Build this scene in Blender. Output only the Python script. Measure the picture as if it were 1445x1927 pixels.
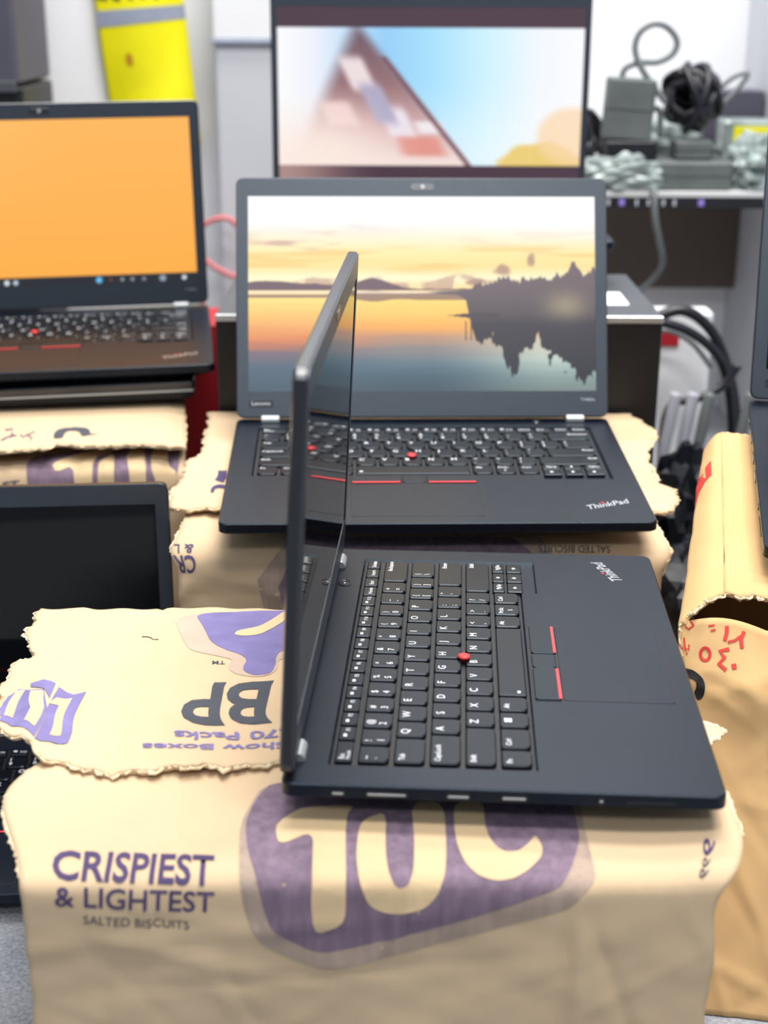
import bpy, bmesh, math, random
import numpy as np
from mathutils import Vector, Matrix

for o in list(bpy.data.objects): bpy.data.objects.remove(o)
scene = bpy.context.scene
COL = scene.collection
TABLE = 0.595            # camera height above the counter top (m)

# ------------------------------------------------------------------ camera
cam_data = bpy.data.cameras.new('camera'); cam = bpy.data.objects.new('camera', cam_data); COL.objects.link(cam)
PITCH, ROLL, FPX = 0.346, 0.005, 2689.7
cp, sp = math.cos(PITCH), math.sin(PITCH)
r0 = Vector((1, 0, 0)); u0 = Vector((0, sp, cp)); f0 = Vector((0, cp, -sp))
rr_ = r0*math.cos(ROLL) + u0*math.sin(ROLL); uu_ = u0*math.cos(ROLL) - r0*math.sin(ROLL)
cam.matrix_world = Matrix(((rr_.x, uu_.x, -f0.x, 0), (rr_.y, uu_.y, -f0.y, 0), (rr_.z, uu_.z, -f0.z, TABLE), (0, 0, 0, 1)))
cam_data.sensor_fit = 'AUTO'; cam_data.sensor_width = 36; cam_data.lens = FPX/1927*36
cam_data.dof.use_dof = True; cam_data.dof.focus_distance = 0.94; cam_data.dof.aperture_fstop = 6.0
cam_data.clip_start = 0.02
scene.camera = cam

# ------------------------------------------------------------------ world, lamps, exposure
scene.view_settings.view_transform = 'Standard'; scene.view_settings.look = 'None'
scene.view_settings.gamma = 1; scene.view_settings.use_curve_mapping = False
scene.view_settings.exposure = 0.0
world = bpy.data.worlds.new('world'); scene.world = world; world.use_nodes = True
bg = world.node_tree.nodes['Background']; bg.inputs[0].default_value = (0.74, 0.86, 1.0, 1); bg.inputs[1].default_value = 0.36

def unseen_overhead_lamp(x, y, z, sx, sy, watts, rot=(0, 0, 0), color=(1, 0.97, 0.935)):
    d = bpy.data.lights.new('unseen_overhead_lamp', 'AREA'); d.shape = 'RECTANGLE'; d.size = sx; d.size_y = sy; d.energy = watts; d.color = color
    o = bpy.data.objects.new('unseen_overhead_lamp', d); COL.objects.link(o); o.location = (x, y, z); o.rotation_euler = rot
    return o
unseen_overhead_lamp(0.45, 1.05, 2.2, 1.2, 0.3, 44)
unseen_overhead_lamp(-0.2, 1.75, 2.2, 1.2, 0.3, 34)
unseen_overhead_lamp(0.3, 0.15, 2.2, 1.2, 0.3, 29)
unseen_overhead_lamp(0.1, -1.3, 2.2, 1.4, 0.4, 24, color=(0.94, 0.97, 1.0))  # unseen lamp added behind the camera for lid bezel sheen and front fill

# ------------------------------------------------------------------ materials
def srgb(r, g, b):
    f = lambda c: (c/255/12.92) if c/255 <= 0.04045 else ((c/255+0.055)/1.055)**2.4
    return (f(r), f(g), f(b), 1)
def mat(name, col, rough=0.5, metal=0.0, spec=0.5, noise=0.0, nscale=60, bump=0.0, bscale=400, stretch=None, emit=None, tint=None):
    m = bpy.data.materials.new(name); m.use_nodes = True; nt = m.node_tree; b = nt.nodes['Principled BSDF']
    b.inputs['Base Color'].default_value = col; b.inputs['Roughness'].default_value = rough; b.inputs['Metallic'].default_value = metal
    b.inputs['Specular IOR Level'].default_value = spec
    if tint: b.inputs['Specular Tint'].default_value = tint
    if noise or bump:
        tc = nt.nodes.new('ShaderNodeTexCoord'); mp = nt.nodes.new('ShaderNodeMapping'); nt.links.new(tc.outputs['Object'], mp.inputs[0])
        if stretch: mp.inputs['Scale'].default_value = stretch
    if noise:
        n = nt.nodes.new('ShaderNodeTexNoise'); n.inputs['Scale'].default_value = nscale; n.inputs['Detail'].default_value = 6
        nt.links.new(mp.outputs[0], n.inputs[0])
        r = nt.nodes.new('ShaderNodeMapRange'); r.inputs[1].default_value = 0.25; r.inputs[2].default_value = 0.75
        r.inputs[3].default_value = 1-noise; r.inputs[4].default_value = 1+noise
        nt.links.new(n.outputs[0], r.inputs[0])
        mx = nt.nodes.new('ShaderNodeVectorMath'); mx.operation = 'SCALE'; mx.inputs[0].default_value = col[:3]
        nt.links.new(r.outputs[0], mx.inputs['Scale']); nt.links.new(mx.outputs[0], b.inputs['Base Color'])
    if bump:
        n2 = nt.nodes.new('ShaderNodeTexNoise'); n2.inputs['Scale'].default_value = bscale; n2.inputs['Detail'].default_value = 3
        nt.links.new(mp.outputs[0], n2.inputs[0])
        bp = nt.nodes.new('ShaderNodeBump'); bp.inputs['Strength'].default_value = bump; bp.inputs['Distance'].default_value = 0.001
        nt.links.new(n2.outputs[0], bp.inputs['Height']); nt.links.new(bp.outputs[0], b.inputs['Normal'])
    return m
def screen_mat(name, strength):
    m = bpy.data.materials.new(name); m.use_nodes = True; nt = m.node_tree; b = nt.nodes['Principled BSDF']
    a = nt.nodes.new('ShaderNodeVertexColor'); a.layer_name = 'picture'
    b.inputs['Base Color'].default_value = (0.01, 0.01, 0.012, 1); b.inputs['Roughness'].default_value = 0.35
    nt.links.new(a.outputs[0], b.inputs['Emission Color']); b.inputs['Emission Strength'].default_value = strength
    return m

M = dict(
    deck=mat('black_soft_paint', (0.005, 0.0075, 0.0145, 1), 0.27, spec=0.4, tint=(0.72, 0.86, 1.0, 1), noise=0.12, nscale=25, bump=0.15, bscale=2500),
    lid=mat('black_lid_paint', (0.014, 0.015, 0.02, 1), 0.24, spec=0.9),
    bezel=mat('dark_bezel_plastic', (0.022, 0.027, 0.037, 1), 0.35, spec=1.0, tint=(0.8, 0.9, 1.0, 1), bump=0.08, bscale=3000),
    key=mat('black_key_plastic', (0.003, 0.004, 0.007, 1), 0.28, spec=0.4, tint=(0.76, 0.88, 1.0, 1)),
    well=mat('keyboard_well', (0.008, 0.0085, 0.011, 1), 0.5),
    ink=mat('white_legend_ink', (0.82, 0.84, 0.88, 1), 0.6),
    red=mat('red_rubber', srgb(214, 50, 52), 0.5),
    redline=mat('red_stripe_paint', srgb(225, 60, 66), 0.45),
    silver=mat('brushed_silver', (0.62, 0.64, 0.66, 1), 0.35, metal=0.85),
    hinge=mat('grey_hinge_metal', (0.42, 0.44, 0.45, 1), 0.42, metal=0.5),
    port=mat('port_black', (0.004, 0.004, 0.005, 1), 0.4),
    off=mat('switched_off_panel', (0.004, 0.004, 0.005, 1), 0.04, spec=0.3),
    carton=mat('brown_cardboard', srgb(206, 180, 147), 0.85, spec=0.15, noise=0.07, nscale=14, bump=0.5, bscale=90, stretch=(1, 1, 0.25)),
    carton_y=mat('ochre_cardboard', srgb(206, 168, 118), 0.8, spec=0.2, noise=0.09, nscale=18, bump=0.25, bscale=110, stretch=(1, 1, 0.3)),
    carton_in=mat('cardboard_inside', srgb(186, 150, 104), 0.9, spec=0.1, noise=0.1, nscale=20),
    torn=mat('torn_paper_pulp', srgb(222, 202, 168), 0.95, spec=0.05, noise=0.22, nscale=260, bump=0.6, bscale=500),
    purple=mat('purple_print', srgb(124, 106, 122), 0.8, spec=0.15, noise=0.28, nscale=26, stretch=(7, 7, 0.5)),
    violet=mat('violet_print', srgb(122, 114, 160), 0.8, spec=0.15, noise=0.16, nscale=60),
    halo=mat('pale_purple_print', srgb(170, 150, 136), 0.85, spec=0.1, noise=0.14, nscale=26, stretch=(7, 7, 0.5)),
    haloflap=mat('pale_lilac_print', srgb(192, 168, 152), 0.85, spec=0.1, noise=0.08, nscale=30),
    cream=mat('unprinted_letter_board', srgb(214, 187, 148), 0.85, spec=0.1, noise=0.08, nscale=20),
    navy=mat('dark_violet_print', srgb(80, 68, 102), 0.8, spec=0.15, noise=0.15, nscale=70),
    slate=mat('slate_print', srgb(78, 80, 88), 0.8, spec=0.15, noise=0.08, nscale=60),
    blackink=mat('black_print', srgb(24, 22, 26), 0.7),
    redink=mat('red_marker_ink', srgb(200, 52, 40), 0.7, noise=0.12, nscale=120),
    counter=mat('grey_speckled_counter', srgb(150, 153, 160), 0.75, noise=0.4, nscale=330, bump=0.2, bscale=500),
    wall=mat('white_wall', srgb(236, 237, 241), 0.8, noise=0.03, nscale=5),
    floor=mat('dull_floor', srgb(120, 118, 116), 0.7, noise=0.1, nscale=10),
    blackcase=mat('black_case_paint', (0.006, 0.006, 0.008, 1), 0.45),
    casetop=mat('dark_grey_case_lid', srgb(74, 78, 84), 0.5, noise=0.12, nscale=20),
    white=mat('white_plastic', srgb(232, 233, 236), 0.5, noise=0.03, nscale=10),
    offwhite=mat('grey_white_plastic', srgb(196, 199, 206), 0.55, noise=0.03, nscale=10),
    beige=mat('beige_edging', srgb(214, 190, 156), 0.7),
    yellow=mat('yellow_foil', srgb(240, 232, 10), 0.45, noise=0.1, nscale=16),
    band=mat('grey_blue_band', srgb(150, 158, 176), 0.5, noise=0.08, nscale=60),
    spot=mat('orange_brown_spot', srgb(196, 140, 20), 0.6),
    dgrey=mat('dark_grey_plastic', srgb(78, 76, 90), 0.5, noise=0.1, nscale=12),
    adapter=mat('dusty_grey_plastic', srgb(92, 99, 98), 0.65, noise=0.2, nscale=25),
    cable=mat('grey_cable', srgb(112, 118, 120), 0.5),
    bcable=mat('black_cable', (0.012, 0.012, 0.018, 1), 0.38),
    pcable=mat('pale_grey_cable', srgb(176, 176, 188), 0.5),
    shelf=mat('white_shelf_board', srgb(220, 222, 222), 0.4, noise=0.08, nscale=10),
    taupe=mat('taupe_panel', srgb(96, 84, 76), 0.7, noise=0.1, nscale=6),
    film=mat('crumpled_clear_film', srgb(140, 152, 150), 0.25, spec=0.7, noise=0.35, nscale=45),
    bag=mat('black_plastic_film', (0.008, 0.009, 0.014, 1), 0.42, spec=0.35),
    redbox=mat('red_printed_card', srgb(176, 26, 44), 0.5, noise=0.12, nscale=12),
    redcable=mat('pinkish_red_cable', srgb(206, 120, 124), 0.5),
    lilac=mat('lilac_painted_glint', srgb(150, 130, 214), 0.3),
    paper=mat('white_sticker_paper', srgb(246, 248, 248), 0.6),
)

# ------------------------------------------------------------------ object helpers
def mm(x, y, z): return Vector((x/1000, y/1000, z/1000 + TABLE))
def link(name, me, material, parent=None):
    o = bpy.data.objects.new(name, me); COL.objects.link(o)
    if material is not None and not me.materials: me.materials.append(material)
    if parent is not None: o.parent = parent
    return o
def empty(name, loc=(0, 0, 0)):
    o = bpy.data.objects.new(name, None); COL.objects.link(o); o.location = loc; o.empty_display_size = 0.02; return o
def tag(o, label, cat, group=None):
    o['label'] = label; o['category'] = cat
    if group: o['group'] = group
    return o
def structure(o, label=None):
    o['kind'] = 'structure'
    if label: o['label'] = label
    return o
def mesh_of(bm, name, smooth=False):
    me = bpy.data.meshes.new(name); bmesh.ops.recalc_face_normals(bm, faces=bm.faces[:]); bm.to_mesh(me); bm.free()
    if smooth:
        for p in me.polygons: p.use_smooth = True
    return me
def rrect(x0, x1, y0, y1, r=3.0, n=4, inset=0.0, radii=None):
    """rounded rectangle outline, counter clockwise from lower left; radii = (ll, lr, ur, ul)"""
    x0 += inset; x1 -= inset; y0 += inset; y1 -= inset
    radii = radii or (r, r, r, r); pts = []
    for (cx, cy, sx, sy, a0), rad in zip(((x0, y0, 1, 1, 180), (x1, y0, -1, 1, 270), (x1, y1, -1, -1, 0), (x0, y1, 1, -1, 90)), radii):
        rad = max(0.05, min(rad-inset if rad > inset else 0.05, (x1-x0)/2-.01, (y1-y0)/2-.01))
        for k in range(n+1):
            a = math.radians(a0 + 90*k/n)
            pts.append((cx+sx*rad+rad*math.cos(a), cy+sy*rad+rad*math.sin(a)))
    return pts
def loft(bm, loops, cap0=True, cap1=True):
    """loops: list of lists of 3-tuples of equal length"""
    rows = [[bm.verts.new(p) for p in lp] for lp in loops]
    n = len(rows[0])
    for a, b in zip(rows, rows[1:]):
        for i in range(n):
            j = (i+1) % n
            bm.faces.new((a[i], a[j], b[j], b[i]))
    if cap0: bm.faces.new(rows[0][::-1])
    if cap1: bm.faces.new(rows[-1])
    return rows
def slab(x0, x1, y0, y1, z0, z1, r=2.0, ch=0.5, n=3, fn=None, name='slab', radii=None, chb=None):
    """bevelled rounded slab, in mm, through the point map fn -> metres"""
    fn = fn or (lambda x, y, z: (x/1000, y/1000, z/1000)); bm = bmesh.new(); chb = ch if chb is None else chb
    L = []
    for ins, z in ((chb, z0), (0, z0+chb), (0, z1-ch), (ch, z1)):
        L.append([fn(x, y, z) for x, y in rrect(x0, x1, y0, y1, r, n, ins, radii)])
    loft(bm, L); return mesh_of(bm, name)
def tube_mesh(pts, rad, sides=8, name='tube', sub=6, closed=False, caps=True):
    """round tube along a smooth curve through pts (metres)"""
    P = [Vector(p) for p in pts]; n = len(P); C = []
    for i in range(n if closed else n-1):
        if closed: a, b, c, d = P[(i-1) % n], P[i], P[(i+1) % n], P[(i+2) % n]
        else: a, b, c, d = P[max(i-1, 0)], P[i], P[i+1], P[min(i+2, n-1)]
        for k in range(sub):
            t = k/sub
            C.append(0.5*((2*b)+(c-a)*t+(2*a-5*b+4*c-d)*t*t+(3*b-a-3*c+d)*t**3))
    if not closed: C.append(P[-1])
    bm = bmesh.new(); rows = []; ref = Vector((0.3, 0.2, 0.93)).normalized(); m = len(C)
    for i, c in enumerate(C):
        t = (C[(i+1) % m]-C[i-1]) if closed else (C[min(i+1, m-1)]-C[max(i-1, 0)])
        if t.length < 1e-9: t = Vector((0, 0, 1))
        t.normalize(); a = ref - t*ref.dot(t)
        if a.length < 1e-4: a = t.orthogonal()
        a.normalize(); ref = a; b = t.cross(a)
        rows.append([bm.verts.new(c+(a*math.cos(2*math.pi*k/sides)+b*math.sin(2*math.pi*k/sides))*rad) for k in range(sides)])
    for i in range(m if closed else m-1):
        p, q = rows[i], rows[(i+1) % m]
        for k in range(sides):
            l = (k+1) % sides; bm.faces.new((p[k], p[l], q[l], q[k]))
    if not closed and caps: bm.faces.new(rows[0][::-1]); bm.faces.new(rows[-1])
    return mesh_of(bm, name, True)
def ring_fill(bm, outer, holes, z, fn):
    vs = []
    es = []
    for lp in [outer]+holes:
        v = [bm.verts.new((x, y, 0)) for x, y in lp]; vs += v
        es += [bm.edges.new((v[i], v[(i+1) % len(v)])) for i in range(len(v))]
    bmesh.ops.triangle_fill(bm, edges=es, use_beauty=True, use_dissolve=False)
    return vs

# ------------------------------------------------------------------ lettering (built-in font turned into flat meshes)
TEXT = {}
def prepare_texts(items):
    objs = []
    for s, bold in items:
        cu = bpy.data.curves.new('t', 'FONT'); cu.body = s; cu.resolution_u = 3; cu.offset = 0.022 if bold == 2 else (0.012 if bold else 0.0)
        cu.align_x = 'LEFT'; o = bpy.data.objects.new('t', cu); COL.objects.link(o); objs.append((s, bold, o))
    bpy.context.view_layer.update(); dg = bpy.context.evaluated_depsgraph_get()
    for s, bold, o in objs:
        me = bpy.data.meshes.new_from_object(o.evaluated_get(dg))
        TEXT[(s, bold)] = ([(v.co.x, v.co.y) for v in me.vertices], [tuple(p.vertices) for p in me.polygons])
        bpy.data.meshes.remove(me)
    for s, bold, o in objs:
        cu = o.data; bpy.data.objects.remove(o); bpy.data.curves.remove(cu)

ROW_NUM = [('`', '~'), ('1', '!'), ('2', '@'), ('3', '#'), ('4', '$'), ('5', '%'), ('6', '^'), ('7', '&'), ('8', '*'), ('9', '('), ('0', ')'), ('-', '_'), ('=', '+')]
KEYS = []   # (x0, x1, y0, y1 in mm, kind, legend list of (text, dx, dy, size))
U, KX = 19.05, 22.6
def add_keys():
    g = 1.35
    def key(x0, w, yc, h, kind, leg): KEYS.append((KX+x0*U+g, KX+(x0+w)*U-g, yc-h/2, yc+h/2, kind, leg))
    yF, yN, yQ, yA, yZ, yB = 30.2, 46.2, 65.1, 84.0, 102.9, 121.8; H = 16.4; y0 = -H/2
    # function row
    x = 0
    names = ['Esc']+['F%d' % i for i in range(1, 13)]+['Home', 'End', 'Insert', 'Delete']
    ws = [1.25]+[0.868]*12+[0.85]*3+[15-1.25-0.868*12-0.85*3]
    for nme, w in zip(names, ws):
        if nme[0] == 'F' and nme[1:].isdigit(): leg = [(nme, 8.4, 0.2, 2.6), ('icon', 2.2, 0.0, 2.6)]
        elif nme == 'Esc': leg = [('Esc', 1.6, -1.2, 3.0), ('FnLock', 1.6, 2.2, 2.2)]
        else: leg = [(nme, 1.4, 0.2, 2.9)]
        key(x, w, yF, 9.2, 'flat', leg); x += w
    x = 0
    for lo, up in ROW_NUM:
        key(x, 1, yN, H, 'smile', [(up, 2.4, -4.2, 4.0), (lo, 2.4, 2.6, 4.2)]); x += 1
    key(x, 2, yN, H, 'smile', [('Backspace', 18, -4.2, 3.0)])
    key(0, 1.5, yQ, H, 'smile', [('Tab', 2.2, -4.2, 3.2)])
    x = 1.5
    for c in 'QWERTYUIOP': key(x, 1, yQ, H, 'smile', [(c, 2.4, -3.6, 4.8)]); x += 1
    for lo, up in (('[', '{'), (']', '}')): key(x, 1, yQ, H, 'smile', [(up, 2.4, -4.0, 4.0), (lo, 2.4, 2.6, 4.0)]); x += 1
    key(x, 1.5, yQ, H, 'smile', [('|', 2.4, -4.0, 4.0), ('\\', 2.4, 2.6, 4.0)])
    key(0, 1.75, yA, H, 'smile', [('CapsLock', 2.2, -4.2, 3.2)])
    x = 1.75
    for c in 'ASDFGHJKL': key(x, 1, yA, H, 'smile', [(c, 2.4, -3.6, 4.8)]); x += 1
    for lo, up in ((';', ':'), ("'", '"')): key(x, 1, yA, H, 'smile', [(up, 2.4, -4.0, 4.0), (lo, 2.4, 2.6, 4.0)]); x += 1
    key(x, 15-x, yA, H, 'smile', [('Enter', 30, -4.2, 3.2)])
    key(0, 2.25, yZ, H, 'smile', [('Shift', 2.2, -4.2, 3.2)])
    x = 2.25
    for c in 'ZXCVBNM': key(x, 1, yZ, H, 'smile', [(c, 2.4, -3.6, 4.8)]); x += 1
    for lo, up in ((',', '<'), ('.', '>'), ('/', '?')): key(x, 1, yZ, H, 'smile', [(up, 2.4, -4.0, 4.0), (lo, 2.4, 2.6, 4.0)]); x += 1
    key(x, 15-x, yZ, H, 'smile', [('Shift', 41, -4.2, 3.2)])
    x = 0
    for nme, w in (('Fn', 1), ('Ctrl', 1.25), ('win', 1), ('Alt', 1), ('space', 5), ('Alt', 1), ('PrtSc', 1), ('Ctrl', 1)):
        leg = [(nme, 2.4, -4.0, 3.2)]
        if nme == 'win': leg = [('win', 5, -1.5, 4.4)]
        if nme == 'space': leg = [('icon', 2.4, 4.6, 2.4)]
        if nme == 'PrtSc': leg = [('PrtSc', 1.6, -4.0, 3.0), ('S', 6, 2.0, 3.0)]
        key(x, w, yB, H if nme != 'space' else 16.4, 'smile' if nme != 'space' else 'flat', leg); x += w
    aw = (15-x)/3
    for i, (a, b) in enumerate((('PgUp', 'left'), ('up', 'down'), ('PgDn', 'right'))):
        la = [('PgUp' if a == 'PgUp' else a, 3.4 if a != 'up' else 6.6, -0.2, 2.9)] if a == 'up' else [(a, 3.4, -0.2, 2.9)]
        key(x+i*aw, aw, 117.2, 8.2, 'flat', la)
        key(x+i*aw, aw, 128.2, 10.6, 'flat', [(b, 6.4, 0, 3.2)])
add_keys()
_texts = {(t, 0) for k in KEYS for (t, *_r) in k[5] if t not in ('icon', 'win', 'up', 'down', 'left', 'right')}
_texts |= {('Think', 1), ('Pad', 1), ('ThinkPad', 1), ('Lenovo', 1), ('T480s', 0), ('CRISPIEST', 2), ('& LIGHTEST', 1), ('SALTED BISCUITS', 0), ('BP', 2), ('P', 2),
           ('Show Boxes', 2), ('270 Packs', 2), ('TM', 1), ('CR', 2), ('ST', 2), ('& L', 1), ('9', 1)}
prepare_texts(sorted(_texts))
def flat_shape(t):
    """2D verts and faces of a legend, unit size"""
    sq = lambda x0, y0, x1, y1: [(x0, y0), (x1, y0), (x1, y1), (x0, y1)]
    if t == 'icon': return sq(0, 0, 1.1, 0.7), [(0, 1, 2, 3)]
    if t == 'win':
        v = sq(0, 0, .42, .42)+sq(.5, 0, .95, .42)+sq(0, .5, .42, .9)+sq(.5, .5, .95, .95); return v, [(0, 1, 2, 3), (4, 5, 6, 7), (8, 9, 10, 11), (12, 13, 14, 15)]
    if t in ('up', 'down', 'left', 'right'):
        v = [(-.5, -.1), (.5, -.1), (0, .5), (-.16, -.1), (.16, -.1), (.16, -.5), (-.16, -.5)]
        k = {'up': 0, 'left': 1, 'down': 2, 'right': 3}[t]
        for _ in range(k): v = [(-y, x) for x, y in v]
        return v, [(0, 1, 2), (3, 6, 5, 4)]
    return TEXT[(t, 0)]

# ------------------------------------------------------------------ laptops
LW, LD, LH, LT = 331.0, 227.0, 213.3, 18.0
def grid_screen(x0, x1, v0, v1, w, pic, nx, ny):
    """display surface with the picture as a colour per point; pic(X, Y) gets arrays 0..1 (Y down) and returns linear rgb"""
    xs = np.linspace(x0, x1, nx+1); vs = np.linspace(v0, v1, ny+1)
    X, Y = np.meshgrid(xs, vs); co = np.stack([X/1000, Y/1000, np.full_like(X, w/1000)], -1).reshape(-1, 3)
    me = bpy.data.meshes.new('screen_picture'); i = np.arange(nx); j = np.arange(ny)
    I, J = np.meshgrid(i, j); a = (J*(nx+1)+I).ravel()
    quads = np.stack([a, a+1, a+nx+2, a+nx+1], -1)
    me.vertices.add(len(co)); me.vertices.foreach_set('co', co.ravel().astype(np.float32))
    me.loops.add(quads.size); me.loops.foreach_set('vertex_index', quads.ravel().astype(np.int32))
    me.polygons.add(len(quads)); me.polygons.foreach_set('loop_start', (np.arange(len(quads))*4).astype(np.int32))
    me.update(calc_edges=True); me.validate()
    c = pic((X-x0)/(x1-x0), 1-(Y-v0)/(v1-v0)); c = np.clip(c, 0, 1)
    lin = np.where(c <= 0.04045, c/12.92, ((c+0.055)/1.055)**2.4)
    att = me.color_attributes.new('picture', 'FLOAT_COLOR', 'POINT')
    att.data.foreach_set('color', np.concatenate([lin, np.ones(lin.shape[:2]+(1,))], -1).reshape(-1).astype(np.float32))
    return me
CACHE = {}
def base_mesh(W, D, well):
    fn = lambda x, Y, z: ((x-W/2)/1000, (D/2-Y)/1000, (z+LT)/1000)
    bm = bmesh.new()
    prof = [(17, -LT+1.6), (3.0, -9.5), (0.0, -7.5), (0.0, -0.9), (0.9, 0.0)]
    loops = [[fn(x, y, z) for x, y in rrect(0, W, 0, D, 6, 5, ins)] for ins, z in prof]
    loft(bm, loops, True, False)
    bm.verts.ensure_lookup_table(); n = len(loops[0]); top = list(bm.verts)[-n:]
    wl = [bm.verts.new(fn(x, y, 0)) for x, y in well]; bm.verts.ensure_lookup_table()
    es = []
    for a, b in zip(top, top[1:]+top[:1]): es.append(bm.edges.get((a, b)) or bm.edges.new((a, b)))
    for a, b in zip(wl, wl[1:]+wl[:1]): es.append(bm.edges.new((a, b)))
    bmesh.ops.triangle_fill(bm, edges=es, use_beauty=True, use_dissolve=False)
    cx_, cy_ = W/2, 80.0
    bt = [bm.verts.new(fn(x+(1.5 if x < cx_ else -1.9 if x > W*.85 else 0.7), y+(1.0 if y < cy_ else -0.9), -2.2)) for x, y in well]
    for i in range(len(wl)):
        j = (i+1) % len(wl); bm.faces.new((wl[i], wl[j], bt[j], bt[i]))
    bm.faces.new(bt)
    return mesh_of(bm, 'base')
WELL = [(19.8, 22.6), (312.2, 22.6), (312.2, 143.0), (256.0, 143.0), (256.0, 132.6), (19.8, 132.6)]
def make_laptop(detail=True, W=LW, D=LD, H=LH):
    root = empty('laptop')
    fn = lambda x, Y, z: ((x-W/2)/1000, (D/2-Y)/1000, (z+LT)/1000)
    k = W/LW; kd = D/LD
    link('base', base_mesh(W, D, [(x*k, y*kd) for x, y in WELL]), M['deck'], root)
    link('keyboard_well', slab(21.6*k, 309.6*k, 24.0*kd, 131*kd, -2.9, -2.05, 1, 0.1, 1, fn), M['well'], root)
    if detail:
        for (x0, x1, y0, y1, kind, leg) in KEYS:
            w, h = round(x1-x0, 2), round(y1-y0, 2); ck = ('key', w, h, kind)
            if ck not in CACHE:
                bm = bmesh.new(); L = []
                radii = (3.6, 3.6, 1.2, 1.2) if kind == 'smile' else (0.8, 0.8, 0.8, 0.8)
                nn = 3 if kind == 'smile' else 1
                for ins, z in ((0, -2.1), (0, -0.25), (0.75, 0.45)):
                    L.append([(x/1000, y/1000, z/1000) for x, y in rrect(-w/2, w/2, -h/2, h/2, 1, nn, ins, radii)])
                loft(bm, L, False, True); CACHE[ck] = mesh_of(bm, 'key')
            ko = link('key', CACHE[ck], M['key'], root); ko.location = fn((x0+x1)/2, (y0+y1)/2, 0)
            lk = ('leg', w, h, tuple(leg))
            if lk not in CACHE:
                V, Fc = [], []
                for t, dx, dy, size in leg:
                    vs, fs = flat_shape(t); o = len(V)
                    if t in ('up', 'down', 'left', 'right', 'win', 'icon'): s = size; oy = -dy
                    else: s = size/0.72; oy = -dy-size/2
                    wid = (max(v[0] for v in vs)-min(v[0] for v in vs))*s
                    ddx = min(dx, w-1.4-wid) if t not in ('up', 'down', 'left', 'right') else dx
                    V += [((-w/2+ddx+x*s)/1000, (oy+y*s)/1000, 0.00055) for x, y in vs]
                    Fc += [tuple(i+o for i in f) for f in fs]
                me = bpy.data.meshes.new('legend'); me.from_pydata(V, [], Fc); CACHE[lk] = me
            link('legend', CACHE[lk], M['ink'], ko)
        # pointing stick
        bm = bmesh.new(); L = []
        for r, z in ((2.0, -1.5), (2.0, 0.8), (3.7, 1.1), (4.0, 1.9), (3.6, 2.7), (2.2, 3.1)):
            L.append([(r*math.cos(a*math.pi/6)/1000, r*math.sin(a*math.pi/6)/1000, z/1000) for a in range(12)])
        loft(bm, L); tp = link('pointing_stick', mesh_of(bm, 'pointing_stick', True), M['red'], root); tp.location = fn(KX+6.75*U, 93.6, 0)
        tp['label'] = 'red rubber pointing stick'
        # touchpad, its buttons and the gap around them
        link('touchpad_gap', slab(99.2, 202.2, 134.0, 215.4, -0.4, 0.08, 2, 0.05, 2, fn), M['port'], root)
        link('touchpad', slab(100, 201.4, 150.8, 214.6, -0.4, 0.42, 2, 0.2, 3, fn), M['deck'], root)
        for nm, xa, xb in (('button', 100, 140.6), ('button', 161.2, 201.4)):
            b = link(nm, slab(xa, xb, 134.6, 149.9, -0.4, 1.0, 1.5, 0.4, 2, fn), M['deck'], root)
            link('red_stripe', slab(xa+1, xb-1, 148.3, 150.0, 0.6, 1.12, 0.3, 0.1, 1, fn), M['redline'], b)['label'] = 'red stripe along the button edge'
        link('button', slab(141.4, 160.4, 134.6, 149.2, -0.4, 0.8, 2.5, 0.5, 3, fn), M['deck'], root)
        # power button
        bm = bmesh.new(); L = []
        for r, z in ((5.4, -0.3), (5.4, 0.35), (4.6, 0.5), (4.1, 0.2)):
            L.append([fn(266+r*math.cos(a*math.pi/8), 12+r*0.82*math.sin(a*math.pi/8), z) for a in range(16)])
        loft(bm, L); pb = link('power_button', mesh_of(bm, 'power_button'), M['key'], root)
        link('power_light', slab(265.3, 266.7, 11.3, 12.7, 0.1, 0.35, 0.6, 0.1, 2, fn), M['ink'], pb)
        # palm rest word mark: tilted, light with a red dot over the i
        for t, m_ in (('ThinkPad', M['silver']),):
            vs, fs = TEXT[(t, 1)]; wid = max(v[0] for v in vs); s = 36.0/wid
            a = math.radians(20); V = [fn(281.5+(x*s)*math.cos(a)-(y*s*1.25)*math.sin(a)*0.2, 203.5-(x*s)*math.sin(a)-(y*s*1.25)*math.cos(a), 0.12) for x, y in vs]
            me = bpy.data.meshes.new('word_mark'); me.from_pydata(V, [], fs); wm = link('word_mark', me, m_, root)
            wm['label'] = 'slanted silver word mark with a red dot'
            ix = 0.392*36
            link('red_dot', slab(281.5+ix*math.cos(a)-1.1, 281.5+ix*math.cos(a)+1.1, 203.5-ix*math.sin(a)-9.4, 203.5-ix*math.sin(a)-7.2, 0.05, 0.25, 1, 0.05, 3, fn), M['red'], wm)
        # ports on the left side
        for nm, ya, yb, za, zb in (('usb_c_port', 25, 34, -6.4, -3.6), ('dock_port', 43, 66, -6.8, -3.2), ('usb_port', 84, 98, -7.2, -2.6), ('video_port', 112, 127, -7.0, -2.8),
                                  ('audio_port', 161, 166, -7.0, -2.6), ('card_slot', 176, 202, -6.2, -4.6)):
            side = lambda a, b, c: fn(c, a, b)
            p = link(nm, slab(ya, yb, za, zb, -0.35, 0.6, 1.2, 0.1, 2, side), M['port'], root)
            if nm != 'card_slot':
                link('contact', slab(ya+1.6, yb-1.6, (za+zb)/2-0.7, (za+zb)/2+0.6, -0.5, 0.2, 0.3, 0.1, 1, side), M['silver'], p)
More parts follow.
